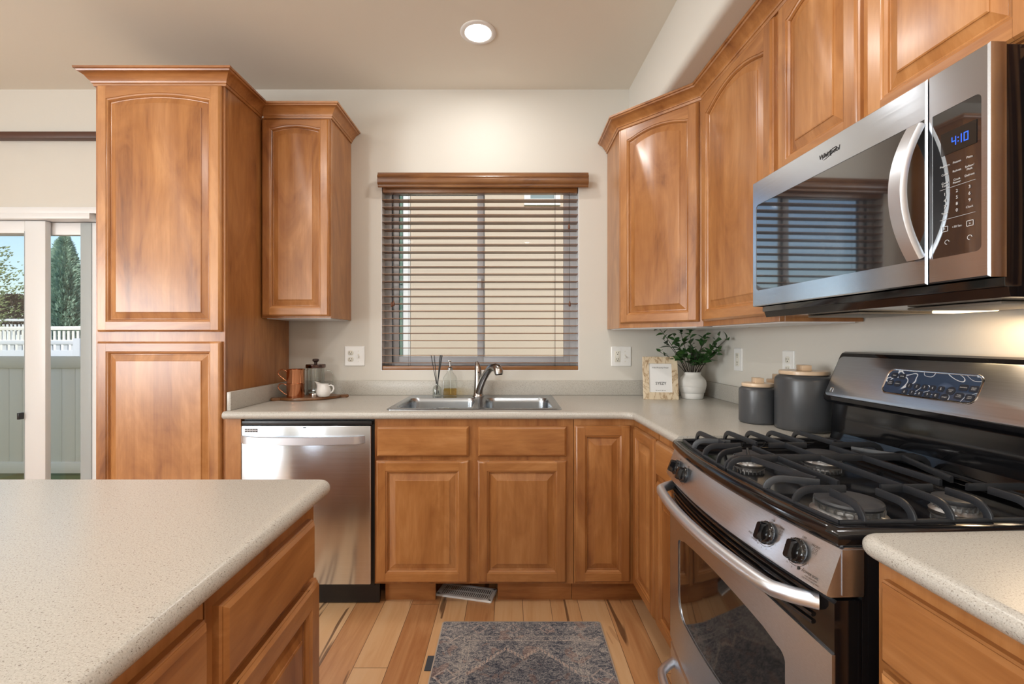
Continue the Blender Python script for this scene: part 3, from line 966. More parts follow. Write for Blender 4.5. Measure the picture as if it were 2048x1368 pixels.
def swirl():
    m, t, p = mat('swirled_film')
    tc = N(t, 'TexCoord')
    n = noise(t, scaled(t, tc.outputs['Object'], (6, 6, 10)), 1.3, 1, .4, 1.2)
    a = math_node(t, 'PINGPONG', math_node(t, 'MULTIPLY', n, 7), .5)
    c = ramp(t, a, [(.40, (.035, .055, .10)), (.45, (.07, .10, .17)), (.47, (.55, .6, .66)), (.5, (.7, .72, .75))])
    t.links.new(c, p.inputs['Base Color']); p.inputs['Roughness'].default_value = .08; p.inputs['Coat Weight'].default_value = .5
    return m
P = inset(rrect(.268, .080, .022, 6, .349, .074), .0055)
dp = MB().loft([[(x, y, .0030) for x, y in P], [(x, y, .0036) for x, y in P]], True, True, True, M=MC).build('display', swirl(), cf)
keys = MB(); pr = MB()
KEYM = plain('key_navy', (.022, .026, .038), .35)
def key(x, y, w, h, txt, ts, rnd=None):
    Pk = rrect(w, h, rnd or min(w, h) * .3, 4, x, y)
    keys.loft([[(a, b, .0036) for a, b in Pk], [(a, b, .0050) for a, b in Pk]], True, True, True, M=MC)
    for q, s in enumerate(txt.split('|')):
        nl = len(txt.split('|'))
        text_into(pr, s, ts, MC @ Matrix.Translation((x, y + (nl - 1 - 2 * q) * ts * .55, .0051)))
for i in range(5):
    key(.300 + i * .0225, .066, .0165, .0150, str(i + 1), .009)
    key(.293 + i * .0225, .047, .0165, .0150, str((i + 6) % 10), .009)
key(.416, .064, .022, .022, 'CLEAR|OFF', .0042, .0105); key(.407, .045, .020, .020, 'START', .0045, .0095)
for (x, y, s) in ((.243, .092, 'BAKE'), (.268, .091, 'BROIL'), (.238, .069, 'KEEP|WARM'), (.262, .068, 'CLEAN')): key(x, y, .020, .0165, s, .0045)
for (x, y, s) in ((.443, .076, 'FAVORITE'), (.468, .075, 'DELAY|START'), (.440, .053, 'TIMER|CLOCK'), (.466, .052, 'OVEN|LIGHT')): key(x, y, .022, .0165, s, .0038)
keys.build('keys', KEYM, dp, smooth=30); pr.build('printed_marks', WINK, dp)
# small emblem in the console's lower left corner
P = rrect(.013, .017, .003, 4, .030, .022)
MB().loft([[(x, y, .0031) for x, y in P], [(x, y, .0038) for x, y in P], [(x, y, .0038) for x, y in inset(P, .0016)], [(x, y, .0031) for x, y in inset(P, .0016)]], True, M=MC).build('emblem', CHROME, cf)

# ------------------------------------------------------------------ microwave
MW, MZ0, MZ1 = .737, 1.357, 1.773
mw = thing('microwave', 'stainless over-the-range microwave with a curved handle and blue clock, above the gas range', 'microwave', (rx(.874, 1.540), 1.540, 0), RA)
MB().box(.003, MW - .003, .032, .376, 1.340, MZ1 - .001, .002).build('body', BLACK, mw)
Mf = FRONT                                                # x along, y up, z out of the face
def plate_frame(name, outer, hole, mt, th=.032):
    m = MB()
    oi = inset(outer, .003)
    m.loft([[(x, y, -th) for x, y in outer], [(x, y, -.003) for x, y in outer], [(x, y, 0) for x, y in oi]], True, M=Mf)
    b = MB(); fill(b, oi, [hole[::-1]], 0.0); m.add(b.v, b.f, Mf)
    m.loft([[(x, y, 0) for x, y in hole], [(x, y, -.004) for x, y in hole]], True, M=Mf)
    b = MB(); fill(b, outer, [], -th); m.add(b.v, b.f, Mf)
    return m.build(name, mt, mw, smooth=30)
XSPL = .620
hole = rrect(.600, .284, [.001, .014, .014, .001], 5, .020 + .300, 1.551)
outer = [(0, MZ0), (XSPL, MZ0), (XSPL, MZ1), (0, MZ1)]
hole[0:6] = [(XSPL - .0045, y) for x, y in hole[0:6]]; hole[18:24] = [(XSPL - .0045, y) for x, y in hole[18:24]]
h2 = [];
for q in hole:
    if not h2 or (Vector(q) - Vector(h2[-1])).length > 2e-4: h2.append(q)
dm = plate_frame('door', outer, h2, STEEL)
MWG = plain('door_glass', (.012, .013, .015), .03, coat=.6)
MWG.node_tree.nodes['Principled BSDF'].inputs['IOR'].default_value = 2.5
P = rrect(.5955, .284, [.001, .014, .014, .001], 5, .020 + .29775, 1.551)
MB().loft([[(x, y, -.006) for x, y in P], [(x, y, -.0012) for x, y in P]], True, True, True, M=Mf).build('door_glass', MWG, dm)
hole = rrect(.092, .284, [.010, .001, .001, .010], 5, .678, 1.548)
cpn = plate_frame('control_panel', [(XSPL + .003, MZ0), (MW, MZ0), (MW, MZ1), (XSPL + .003, MZ1)], hole, STEEL)
MB().loft([[(x, y, -.006) for x, y in hole], [(x, y, -.0008) for x, y in hole]], True, True, True, M=Mf).build('panel_glass', MWG, cpn)
# curved handle
hp = []
for k in range(25):
    u = k / 24; z = 1.412 + .272 * u
    hp.append((.602, -.006 - .040 * (1 - (2 * u - 1) ** 2), z))
MB().tube(hp, 1.0, up=(0, -1, 0), sec=[(u * .0175, v * .006) for u, v in ((-1, -1), (1, -1), (1, .3), (.8, 1), (-.8, 1), (-1, .3))]).build('handle', BARM, dm, smooth=40)
# lettering
pr = MB()
def mt(s, x, z, size, **k): text_into(pr, s, size, Mf @ Matrix.Translation((x, z, .0002)), **k)
for r_, row in enumerate((('Popcorn', 'Potato', 'Pizza'), ('Cook', 'Reheat', 'Soften/|Melt'), ('Cook|Time', 'Cook|Power', 'Defrost'))):
    for c_, s in enumerate(row):
        for q, w_ in enumerate(s.split('|')): mt(w_, (.658, .681, .704)[c_], 1.582 - .0165 * r_ - .0055 * q, .0056)
for r_, row in enumerate((('1', '2', '3'), ('4', '5', '6'), ('7', '8', '9'), ('Timer', '0', 'Clock'))):
    for c_, s in enumerate(row): mt(s, (.658, .681, .704)[c_], 1.527 - .0122 * r_, .0085 if len(s) < 2 else .0055)
mt('+30 Sec', .681, 1.460, .0056)
for x in (.6575, .7045):
    P = rrect(.0125, .0105, .0008, 1, x, 1.460)
    pr.loft([[(a, b, .0003) for a, b in P], [(a, b, .0003) for a, b in inset(P, .0009)]], True, M=Mf)
    mt('>' if x < .68 else 'x', x, 1.460, .006)
for x in (.662, .704): pr.loft([[(x + r * math.cos(a * math.pi / 8), 1.434 + r * math.sin(a * math.pi / 8), .0003) for a in range(13)] for r in (.0045, .0036)], False, M=Mf)
for z in (1.537, 1.478): pr.add([(.648, z, .0002), (.714, z, .0002), (.714, z + .0005, .0002), (.648, z + .0005, .0002)], [(0, 1, 2, 3)], M=Mf)
pr.build('printed_marks', WINK, cpn)
MB().add([(.650, 1.603, .0001), (.716, 1.603, .0001), (.716, 1.646, .0001), (.650, 1.646, .0001)], [(0, 1, 2, 3)], M=Mf).build('clock_window', plain('smoked_window', (.022, .018, .015), .15), cpn)
ck = MB()
def seg(x, z, on, w=.0085, h=.0165, s=.0017):
    for n, (a, b, c_, d_) in {'a': (0, h - s, w, h), 'g': (0, h / 2 - s / 2, w, h / 2 + s / 2), 'd': (0, 0, w, s), 'f': (0, h / 2, s, h), 'b': (w - s, h / 2, w, h), 'e': (0, 0, s, h / 2), 'c': (w - s, 0, w, h / 2)}.items():
        if n in on: ck.add([(x + a, z + b, .0004), (x + c_, z + b, .0004), (x + c_, z + d_, .0004), (x + a, z + d_, .0004)], [(0, 1, 2, 3)], M=Mf)
seg(.671, 1.615, 'fgbc'); seg(.6815, 1.615, 'bc'); seg(.6935, 1.615, 'abcdef')
for z in (1.619, 1.626): ck.add([(.6825, z, .0004), (.6845, z, .0004), (.6845, z + .002, .0004), (.6825, z + .002, .0004)], [(0, 1, 2, 3)], M=Mf)
ck.build('clock_digits', CLOCK, cpn, merge=False)
lg = MB(); text_into(lg, 'Whirlpool', .0175, Mf @ Matrix.Translation((.352, 1.733, .0004)), shear=.18, bold=.008)
lp = [(.352 + .026 * math.cos(a) - .006 * math.sin(a), 1.731 + .0035 * math.sin(a) + .0085 * math.cos(a), .0006) for a in [R(-150 + 300 * k / 24) for k in range(25)]]
lg.tube(lp, [.0003 + .0006 * math.sin(math.pi * k / 24) for k in range(25)], 6, M=Mf)
lg.build('logo', INK, dm, merge=False)
# underside: chin, grease filters, lamp
m = MB().loft([[(x, y, z) for y, z in ((.036, 1.345), (.045, 1.322), (.375, 1.318), (.375, 1.345))] for x in (.004, MW - .004)], True, True, True)
ub = m.build('vent_bottom', BLACK, mw)
FILT = plain('filter_mesh', (.30, .27, .23), .45, metal=1, bump=(900, .6))
for x in (.13, .47): MB().box(x, x + .20, .10, .30, 1.3145, 1.3205, .002).build('grease_filter', FILT, ub)
MB().box(.345, .455, .285, .345, 1.3150, 1.3205, .002).build('cooktop_lamp', plain('warm_lens', (1, .8, .5), .4, emit=(1, .68, .36), es=3.0), ub)
p_ = mw.matrix_basis @ Vector((.50, .315, 1.306))
lamp('microwave_lamp', 'AREA', tuple(p_), (0, 0, RA), .40, (1, .70, .42), shape='RECTANGLE', size=.10, size_y=.05)

# ------------------------------------------------------------------ dishwasher
dw = thing('dishwasher', 'stainless dishwasher with a bowed bar handle, left of the sink cabinet', 'dishwasher', (-1.240, YF - .022, 0))
DWW = .600
MB().box(.0, DWW + .005, .030, .58, .10, .878).build('tub', BLACKM, dw)
pts = [(0, .0), (DWW, .0), (DWW, .03), (0, .03)]
m = MB().box(.002, DWW - .004, 0, .030, .122, .851, .004)
dd = m.build('door', STEEL, dw)
MB().box(.002, DWW, .004, .035, .853, .872, .002).build('control_strip', BLACKM, dw)
m = MB().box(0, DWW + .020, .060, .075, .006, .108, .002); m.build('kick_plate', BLACKM, dw)
hp = []
for k in range(25):
    u = k / 24; x = .008 + .558 * u
    e = min(u, 1 - u) / .03
    y = -.020 - .026 * (1 - (2 * u - 1) ** 2)
    if e < 1: y *= max(0, e) ** .5
    hp.append((x, y, .790 + .0))
MB().tube(hp, 1.0, up=(0, 0, 1), sec=[(u * .006, v * .018) for u, v in ((-1, -.9), (-.6, -1), (.6, -1), (1, -.9), (1, .9), (.6, 1), (-.6, 1), (-1, .9))]).build('handle', BARM, dd, smooth=50)
m = MB()
for r_ in range(2):
    for q in range(5): m.box(.020 + q * .0118, .0295 + q * .0118, -.0006, .002, .824 + r_ * .009, .8275 + r_ * .009, .0)
MB().box(.016, .080, -.0004, .001, .820, .839, .0004, 1).build('vent_plate', STEELP, dd)
m.build('vent_slots', DARK, dd, merge=False)
MB().box(.286, .301, -.0006, .001, .8405, .844).build('indicator', DARK, dd)

# ------------------------------------------------------------------ sink, faucet
sk = thing('kitchen_sink', 'double-bowl stainless sink set into the counter below the window', 'sink', ((SX0 + SX1) / 2, (SY0 + SY1) / 2, CT))
SW, SD = SX1 - SX0, SY1 - SY0
lh = rrect(.372, .385, .055, 6, -.200, -.043); rh = rrect(.345, .385, .055, 6, .206, -.043)
outer = rrect(SW, SD, .030, 6); oi = inset(outer, .006)
m = MB().loft([[(x, y, .0) for x, y in outer], [(x, y, .003) for x, y in outer], [(x, y, .0055) for x, y in oi], [(x, y, .004) for x, y in inset(outer, .012)]], True)
fill(m, inset(outer, .012), [lh[::-1], rh[::-1]], .004)
m.build('rim', SINK, sk)
for h, nm in ((lh, 'left'), (rh, 'right')):
    b = MB()
    b.loft([[(x, y, .004) for x, y in h], [(x, y, .001) for x, y in inset(h, .003)], [(x, y, -.02) for x, y in inset(h, .006)], [(x, y, -.150) for x, y in inset(h, .012)], [(x, y, -.172) for x, y in inset(h, .022)], [(x, y, -.180) for x, y in inset(h, .045)]], True, False, True)
    bo = b.build('bowl', SINK, sk, smooth=50)
    cx = sum(p[0] for p in h) / len(h); cy = sum(p[1] for p in h) / len(h)
    MB().lathe([(0, -.181), (.045, -.181), (.045, -.178), (.036, -.178), (.032, -.182), (0, -.182)], 24, (cx, cy, 0)).build('drain', CHROME, bo)
    if nm == 'left':
        tx = MB(); tx.tube([(cx - .03 + .06 * q / 30, cy + .1825, -.052 + .0045 * math.sin(q * 1.9) * (1 if q < 20 else .6)) for q in range(31)], .0011, 5)
        tx.build('stamped_mark', WINK, bo)

fa = thing('faucet', 'brushed nickel single-lever pull-out faucet behind the double sink', 'faucet', (-.188, 2.615, CT + .0042))
m = MB().lathe([(0, 0), (.034, 0), (.034, .004), (.030, .010), (.0265, .022), (.0245, .05), (.0225, .09), (.0215, .118), (.0205, .126), (0, .128)], 28)
m.build('body', NICKEL, fa)
lv = [(.0, -.004, .124), (-.002, -.002, .150), (-.006, .004, .178), (-.010, .010, .198)]
MB().tube(lv, [.0205, .0195, .0155, .0085], 16).build('lever', NICKEL, fa, smooth=60)
MB().lathe([(0, 0), (.004, 0), (.004, .002), (0, .002)], 12, M=Matrix.Translation((.004, -.0225, .140)) @ FRONT).build('lever_screw', DARK, fa)
sp = [(.002, -.008, .018), (.012, -.030, .055), (.030, -.060, .100), (.052, -.095, .140), (.070, -.125, .164), (.088, -.155, .176), (.106, -.180, .176), (.118, -.196, .166)]
s = MB().tube(sp, [.0200, .0195, .0190, .0188, .0190, .0200, .0212, .0210], 20).build('spout', NICKEL, fa, smooth=60)
MB().tube([(.100, -.174, .178), (.114, -.192, .172), (.122, -.203, .158), (.124, -.206, .142)], [.0205, .0245, .0245, .0215], 20).build('spray_head', NICKEL, s, smooth=60)
MB().tube([(.124, -.206, .143), (.1245, -.2065, .138)], [.0185, .0180], 18).build('nozzle', DARK, s, smooth=60)

# ------------------------------------------------------------------ wooden blind in the sink window
bl = thing('window_blind', 'brown wooden slatted blind with valance, hanging in the window above the sink', 'blind', ((WX0 + WX1) / 2, YB, WZ1))
hw = (WX1 - WX0) / 2 - .006
pr = [(0, 0), (0, .085), (-.010, .085), (-.014, .081), (-.014, .074), (-.022, .066), (-.024, .056), (-.020, .052), (-.020, .047), (-.024, .044), (-.024, .028), (-.018, .018), (-.012, .013), (-.012, .006), (-.008, 0)]
m = MB().loft([[(x, -.036 + y, -.082 + z) for y, z in pr] for x in (-.598, .640)], True, True, True)
m.build('valance', wood('valance_brown', 'X', .55, 5.0), bl)
MB().box(-hw + .002, hw - .002, .006, .054, -.098, -.012, .003).build('headrail', WD, bl)
sl_me = None
for i in range(23):
    z = (2.087 - .0445 * i) - WZ1
    if sl_me is None:
        m = MB()
        n = 6; rings = []
        for x in (-hw, hw):
            top = [(x, .006 + .060 * k / n, .0016 + .0016 * math.sin(math.pi * k / n)) for k in range(n + 1)]
            bot = [(x, .006 + .060 * k / n, -.0014 + .0016 * math.sin(math.pi * k / n)) for k in range(n, -1, -1)]
            rings.append(top + bot)
        o = m.loft(rings, True, True, True).build('slat', WD, bl, loc=(0, 0, z), rot=(R(-2.0), 0, 0))
        sl_me = o.data
    else:
        o = bpy.data.objects.new('slat', sl_me); C.objects.link(o); o.parent = bl; o.location = (0, 0, z); o.rotation_euler = (R(-2.0), 0, 0)
MB().box(-hw - .002, hw + .002, .008, .062, 1.064 - WZ1, 1.090 - WZ1, .005).build('bottom_rail', WD, bl)
CORD = plain('cord_brown', (.05, .03, .02), .7)
for x in (-.430, .450):
    for y in (.0085, .0615):
        MB().tube([(x, y, -.095), (x, y, 1.085 - WZ1)], .0009, 6).build('ladder_cord', CORD, bl)
    MB().box(x - .009, x + .009, .004, .012, 1.058 - WZ1, 1.066 - WZ1, .002).build('cord_clip', BLACKM, bl)
for x, zt in ((-.528, 1.452), (-.517, 1.458), (.532, 1.918), (.536, 1.455)):
    MB().tube([(x, .002, -.095), (x, .002, zt - WZ1 + .02)], .0008, 6).build('lift_cord', CORD, bl)
    MB().lathe([(0, .022), (.003, .022), (.004, .016), (.0075, .004), (.0065, -.006), (.003, -.010), (0, -.010)], 14, (x, .002, zt - WZ1)).build('tassel', plain('tassel_wood', (.16, .06, .03), .4), bl)

# ------------------------------------------------------------------ wall plates
IVORY = plain('ivory_outlet', (.74, .72, .64), .4)
def outlet_face(t, cx, cz, mt=IVORY):
    for dz in (.0195, -.0195):
        P = [(cx + x, cz + dz + y) for x, y in rrect(.033, .0285, .0115, 5)]
        o = MB().loft([[(x, y, .0) for x, y in P], [(x, y, .0072) for x, y in P], [(x, y, .0078) for x, y in inset(P, .001)]], True, False, True, M=FRONT).build('receptacle', mt, t)
        for (dx, w, h, d2) in ((-.0063, .0022, .008, .004), (.0063, .0022, .0066, .004)):
            MB().box(cx + dx - w / 2, cx + dx + w / 2, -.0081, -.0076, cz + dz + d2 - h / 2, cz + dz + d2 + h / 2).build('slot', DARK, o, smooth=0)
        MB().lathe([(0, 0), (.0026, 0), (.0026, .0004), (0, .0004)], 12, M=front_at(cx, -.0077, cz + dz - .0065)).build('slot', DARK, o)
def plate(name, label, loc, rz, w, h, kinds):
    t = thing(name, label, 'wall plate', loc, rz)
    P = rrect(w, h, .004, 3)
    MB().loft([[(x, y, 0) for x, y in P], [(x, y, .0035) for x, y in P], [(x, y, .006) for x, y in inset(P, .0035)]], True, True, True, M=FRONT).build('plate', PLATE, t)
    for k, cx in kinds:
        if k == 'duplex': outlet_face(t, cx, 0)
        if k == 'gfci':
            P = rrect(.0335, .067, .003, 3, cx, 0)
            o = MB().loft([[(x, y, 0) for x, y in P], [(x, y, .0074) for x, y in P], [(x, y, .008) for x, y in inset(P, .001)]], True, False, True, M=FRONT).build('receptacle', IVORY, t)
            for dz in (.019, -.019):
                for dx in (-.0063, .0063): MB().box(cx + dx - .0011, cx + dx + .0011, -.0083, -.0078, dz, dz + .008).build('slot', DARK, o, smooth=0)
                MB().lathe([(0, 0), (.0026, 0), (.0026, .0004), (0, .0004)], 12, M=front_at(cx, -.0079, dz - .006)).build('slot', DARK, o)
            for dz in (.004, -.004): MB().box(cx - .006, cx + .006, -.0086, -.0078, dz - .0025, dz + .0025, .0004, 1).build('test_button', PLATE, o)
        if k == 'toggle':
            b = MB().box(cx - .005, cx + .005, -.0066, -.004, -.0125, .0125, .0004, 1).build('toggle_slot', IVORY, t)
            MB().loft([[(cx + x, y, z) for x, z in ((-.0036, -.005), (.0036, -.005), (.0036, .005), (-.0036, .005))] for y, dz in ((-.005, 0),)] + [[(cx + x * .8, -.019, z * .8 - .006) for x, z in ((-.0036, -.005), (.0036, -.005), (.0036, .005), (-.0036, .005))]], True, True, True).build('toggle', PLATE, b)
            for dz in (.030, -.030): MB().lathe([(0, 0), (.003, 0), (.0025, .001), (0, .0012)], 12, M=front_at(cx, -.006, dz)).build('screw', IVORY, t)
PZ = 1.149
plate('outlet_plate', 'white double wall plate with outlet and toggle switch, left of the window', (-.933, YB - .0002, PZ), 0, .120, .118, (('duplex', -.023), ('toggle', .023)))
plate('outlet_plate', 'white double outlet and switch plate, right of the window beside the picture frame', (.658, YB - .0002, PZ - .002), 0, .120, .118, (('gfci', -.023), ('toggle', .023)))
plate('outlet_plate', 'single white outlet plate on the right wall, just right of the leafy plant', (rx(1.2648, 2.355), 2.355, 1.144), RA, .078, .118, (('gfci', 0),))
plate('outlet_plate', 'single white outlet plate on the right wall, half hidden behind the tallest canister', (rx(1.2648, 1.953), 1.953, 1.140), RA, .078, .118, (('duplex', 0),))

# ------------------------------------------------------------------ tray with mugs, press and creamer
TA = R(25)
tr = thing('serving_board', 'oval dark wooden serving board with two end handles, on the counter left of the sink', 'serving board', (-1.115, 2.535, CT), TA)
half = []
ctl = [(.200, .000), (.197, .018), (.185, .023), (.168, .019), (.155, .018), (.146, .030), (.125, .052), (.090, .076), (.045, .090), (0, .094)]
half = ctl + [(-x, y) for x, y in ctl[-2::-1]]
ol = half + [(x, -y) for x, y in half[-2:0:-1]]
def catmull(P, n=4):
    out = []
    N_ = len(P)
    for i in range(N_):
        p0, p1, p2, p3 = (Vector(P[(i + k - 1) % N_]) for k in range(4))
        for k in range(n):
            t = k / n
            q = .5 * ((2 * p1) + (p2 - p0) * t + (2 * p0 - 5 * p1 + 4 * p2 - p3) * t * t + (3 * p1 - p0 - 3 * p2 + p3) * t ** 3)
            out.append((q.x, q.y))
    return out
ol = catmull(ol, 4)
def sc(k, z): return [(x * (1 - k / .2), y * (1 - k / .12), z) for x, y in ol]
MB().loft([sc(.004, .001), sc(0, .005), sc(0, .012), sc(.003, .016)], True, True, True).build('board', BOARD, tr)
BZ = CT + .0162
def mug(label, z):
    t = thing('copper_mug', label, 'mug', (-1.182, 2.497, z), R(180))
    r = .046
    MB().lathe([(0, 0), (r * .97, 0), (r * .985, .003), (r, .072), (r * 1.03, .074), (r * 1.02, .0755), (r * .975, .074), (r * .955, .006), (0, .005)], 40).build('cup', COPPER, t)
    pth = [(r * .99, 0, .060), (r + .012, 0, .068), (r + .030, 0, .072), (r + .044, 0, .066), (r + .050, 0, .055), (r + .046, 0, .044), (r + .034, 0, .033), (r + .018, 0, .020), (r + .004, 0, .012), (r * .985, 0, .014)]
    q = []
    for i in range(len(pth) - 1):
        p0, p1, p2, p3 = (Vector(pth[max(0, min(len(pth) - 1, i + k - 1))]) for k in range(4))
        for k in range(4):
            u = k / 4
            q.append(.5 * ((2 * p1) + (p2 - p0) * u + (2 * p0 - 5 * p1 + 4 * p2 - p3) * u * u + (3 * p1 - p0 - 3 * p2 + p3) * u ** 3))
    q.append(Vector(pth[-1]))
    MB().tube(q, .0030, 10).build('handle', COPPER, t, smooth=60)
mug('lower of the two stacked copper mugs, standing on the dark serving board', BZ)
mug('upper of the two stacked copper mugs on the dark serving board', BZ + .0765)
fp = thing('french_press', 'glass french press with dark lid and knob, at the back of the serving board', 'french press', (-1.118, 2.605, BZ))
r = .048
MB().lathe([(0, .002), (r, .002), (r, .150), (r * 1.02, .153), (r * .97, .152), (r * .965, .005), (0, .005)], 40).build('beaker', BOTTLE, fp)
MB().lathe([(0, 0), (r * 1.06, 0), (r * 1.07, .003), (r * 1.03, .010), (r * 1.0, .010), (r * .98, .0015), (0, .0015)], 40).build('base', CHROME, fp)
DKC = plain('dark_chrome', (.16, .11, .10), .15, metal=1)
li = MB().lathe([(0, .153), (r * 1.08, .153), (r * 1.12, .157), (r * 1.12, .170), (r * 1.06, .174), (.012, .176), (0, .176)], 40).build('lid', DKC, fp)
MB().lathe([(0, .176), (.008, .176), (.009, .186), (.016, .190), (.018, .194), (.017, .202), (.010, .205), (0, .205)], 24).build('knob', plain('knob_brown', (.045, .022, .016), .35), li)
pl = MB().tube([(0, 0, .03), (0, 0, .176)], .002, 8).build('plunger_rod', CHROME, fp)
MB().lathe([(0, .022), (r * .93, .022), (r * .95, .026), (r * .90, .031), (0, .032)], 32).build('plunger', STEELP, fp)
th = [(r * .98 + .004, 0, .135), (r + .020, 0, .140), (r + .040, 0, .134), (r + .052, 0, .116), (r + .053, 0, .090), (r + .048, 0, .060), (r + .040, 0, .036), (r + .022, 0, .026), (r * .99, 0, .024)]
MB().tube(th, .0042, 10).build('handle', BOTTLE, fp, smooth=60)
MB().tube([(-r * .96, 0, .140), (-r - .008, 0, .149), (-r - .016, 0, .153)], [.010, .007, .004], 10).build('spout', BOTTLE, fp, smooth=60)
for a in (60, 150, 240, 330): MB().tube([(r * 1.03 * math.cos(R(a)), r * 1.03 * math.sin(R(a)), .004), (r * 1.03 * math.cos(R(a)), r * 1.03 * math.sin(R(a)), .155)], .0014, 6).build('frame_rod', CHROME, fp)
cr = thing('creamer', 'small white ceramic creamer jug in front of the french press, on the serving board', 'creamer', (-1.030, 2.502, BZ))
rings = []
for (rr, z, sp_) in ((.020, 0, 0), (.031, .004, 0), (.0375, .018, 0), (.0385, .032, 0), (.035, .046, .002), (.029, .058, .008), (.0265, .066, .017), (.0255, .071, .026)):
    row = []
    for k in range(32):
        a = 2 * math.pi * k / 32
        w_ = max(0, math.cos(a - math.pi)) ** 6
        row.append(((rr + sp_ * w_) * math.cos(a), rr * math.sin(a), z + (sp_ * .55 * w_)))
    rings.append(row)
inn = [[(x * .9, y * .9, z - .001) for x, y, z in rings[-1]], [(x * .85, y * .85, z) for x, y, z in rings[4]], [(x * .3, y * .3, .01) for x, y, z in rings[0]]]
MB().loft(rings + inn, True, True, True).build('jug', CERAM, cr, smooth=60)
MB().tube([(.026, 0, .060), (.040, 0, .064), (.052, 0, .058), (.056, 0, .044), (.050, 0, .030), (.036, 0, .019)], .0042, 12).build('handle', CERAM, cr, smooth=60)

# ------------------------------------------------------------------ soap bottle and diffuser on the sink ledge
LZ = CT + .0045
sb = thing('soap_bottle', 'clear square glass soap bottle with a metal pump and amber soap, left of the faucet', 'soap bottle', (-.352, 2.632, LZ))
def rrr(w, h, z, r=.006): return [(x, y, z) for x, y in rrect(w, h, r, 4)]
MB().loft([rrr(.074, .040, 0), rrr(.078, .044, .003), rrr(.078, .044, .100), rrr(.070, .040, .112), rrr(.036, .030, .134), rrr(.030, .028, .140), rrr(.030, .028, .150)], True, True, False).build('bottle', BOTTLE, sb)
MB().loft([rrr(.070, .036, .004), rrr(.073, .039, .007), rrr(.073, .039, .043)], True, True, True).build('liquid', LIQUID, sb)
pu = MB().lathe([(0, .150), (.015, .150), (.015, .163), (.007, .166), (.0045, .168), (.0045, .202), (0, .203)], 20).build('pump', NICKEL, sb)
MB().box(-.010, .006, -.006, .006, .196, .207, .002).build('nozzle', NICKEL, pu)
MB().tube([(0, 0, .15), (.004, 0, .01)], .0022, 8).build('dip_tube', plain('tube_clear', (.6, .6, .58), .3), sb)
rd = thing('reed_diffuser', 'small clear reed diffuser bottle with black sticks, left of the soap bottle', 'reed diffuser', (-.428, 2.634, LZ))
MB().lathe([(0, 0), (.025, 0), (.026, .003), (.026, .040), (.022, .052), (.010, .062), (.009, .074), (.0105, .076), (.008, .076), (.0075, .064), (.020, .050), (.023, .040), (.023, .006), (0, .005)], 28).build('bottle', BOTTLE, rd)
for (dx, dy, bx) in ((-.036, .006, .012), (-.015, -.008, -.004), (.016, .010, -.014), (.021, -.004, .004), (.026, .008, -.008), (.031, -.008, -.016)):
    MB().tube([(bx, -dy * .5, .008), (dx * .12, dy * .1, .072), (dx, dy, .236)], .0021, 8).build('reed', INK, rd)

# ------------------------------------------------------------------ plant, framed print
pv = thing('potted_plant', 'white ribbed ceramic vase of green leafy branches in the counter corner', 'plant', (1.020, 2.560, CT))
prof = [(0, 0), (.054, 0), (.058, .004), (.060, .020), (.0615, .030), (.0595, .0315), (.066, .036), (.070, .055), (.0735, .067), (.0715, .0685), (.074, .072), (.074, .088), (.071, .102), (.060, .118), (.047, .130), (.0445, .138), (.0465, .147), (.044, .149), (.041, .146), (.040, .130), (0, .128)]
MB().lathe(prof, 48).build('vase', VASE, pv, smooth=50)
rnd = random.Random(3)
ends = [(-.195, -.02, .395), (-.150, .03, .330), (-.115, -.05, .325), (-.195, -.04, .262), (-.085, .05, .350), (-.060, .02, .378), (-.022, -.02, .382), (.015, .04, .300), (.045, -.06, .330), (.075, .00, .355), (.110, -.06, .300), (.098, -.12, .350), (.120, -.16, .335), (.085, -.14, .260), (.030, -.10, .225), (-.060, -.09, .230), (.0, -.07, .27), (.06, -.03, .235), (.03, .03, .25), (-.10, -.02, .24)]
st = MB(); lf = MB()
def leaf(m, p, d, L, w, roll):
    d = d.normalized()
    side = d.cross(Vector((0, 0, 1)))
    side = side.normalized() if side.length > 1e-3 else Vector((1, 0, 0))
    up = side.cross(d)
    side, up = side * math.cos(roll) + up * math.sin(roll), up * math.cos(roll) - side * math.sin(roll)
    prof = [(0, .04), (.15, .55), (.35, 1), (.55, .95), (.75, .62), (.9, .28), (1, .02)]
    vs = []; fs = []
    for i, (u, ww) in enumerate(prof):
        c = p + d * (L * u) - up * (L * .25 * u * u)
        h = side * (w * ww * .5)
        vs += [c - h + up * (w * .16 * ww), c, c + h + up * (w * .16 * ww)]
    for i in range(len(prof) - 1):
        a = i * 3
        fs += [(a, a + 1, a + 4, a + 3), (a + 1, a + 2, a + 5, a + 4)]
    m.add(vs, fs)
for e in ends:
    e = Vector(e); b = Vector((e.x * .16, e.y * .16, .13))
    mid = b.lerp(e, .5) + Vector((-e.x * .10, -e.y * .10, .02))
    path = [b.lerp(mid, k / 4).lerp(mid.lerp(e, k / 4), k / 4) for k in range(5)]
    st.tube(path, [.0021, .0019, .0017, .0014, .001], 6)
    for k in range(rnd.randint(6, 9)):
        u = .35 + .65 * rnd.random() if k else 1.0
        i = min(3, int(u * 4)); p = path[i].lerp(path[i + 1], u * 4 - i)
        ax = (path[i + 1] - path[i]).normalized()
        d = Vector((rnd.uniform(-1, 1), rnd.uniform(-1, .7), rnd.uniform(-.35, .6)))
        d = (d - ax * d.dot(ax) * .5 + ax * .5)
        if p.x + d.x * .05 > .125: d.x = -abs(d.x) * .3
        if p.y + d.y * .05 > .13: d.y = -abs(d.y)
        L = rnd.uniform(.030, .046) if u > .8 else rnd.uniform(.042, .066)
        leaf(lf, p, d, L, L * rnd.uniform(.52, .68), rnd.uniform(-.9, .9))
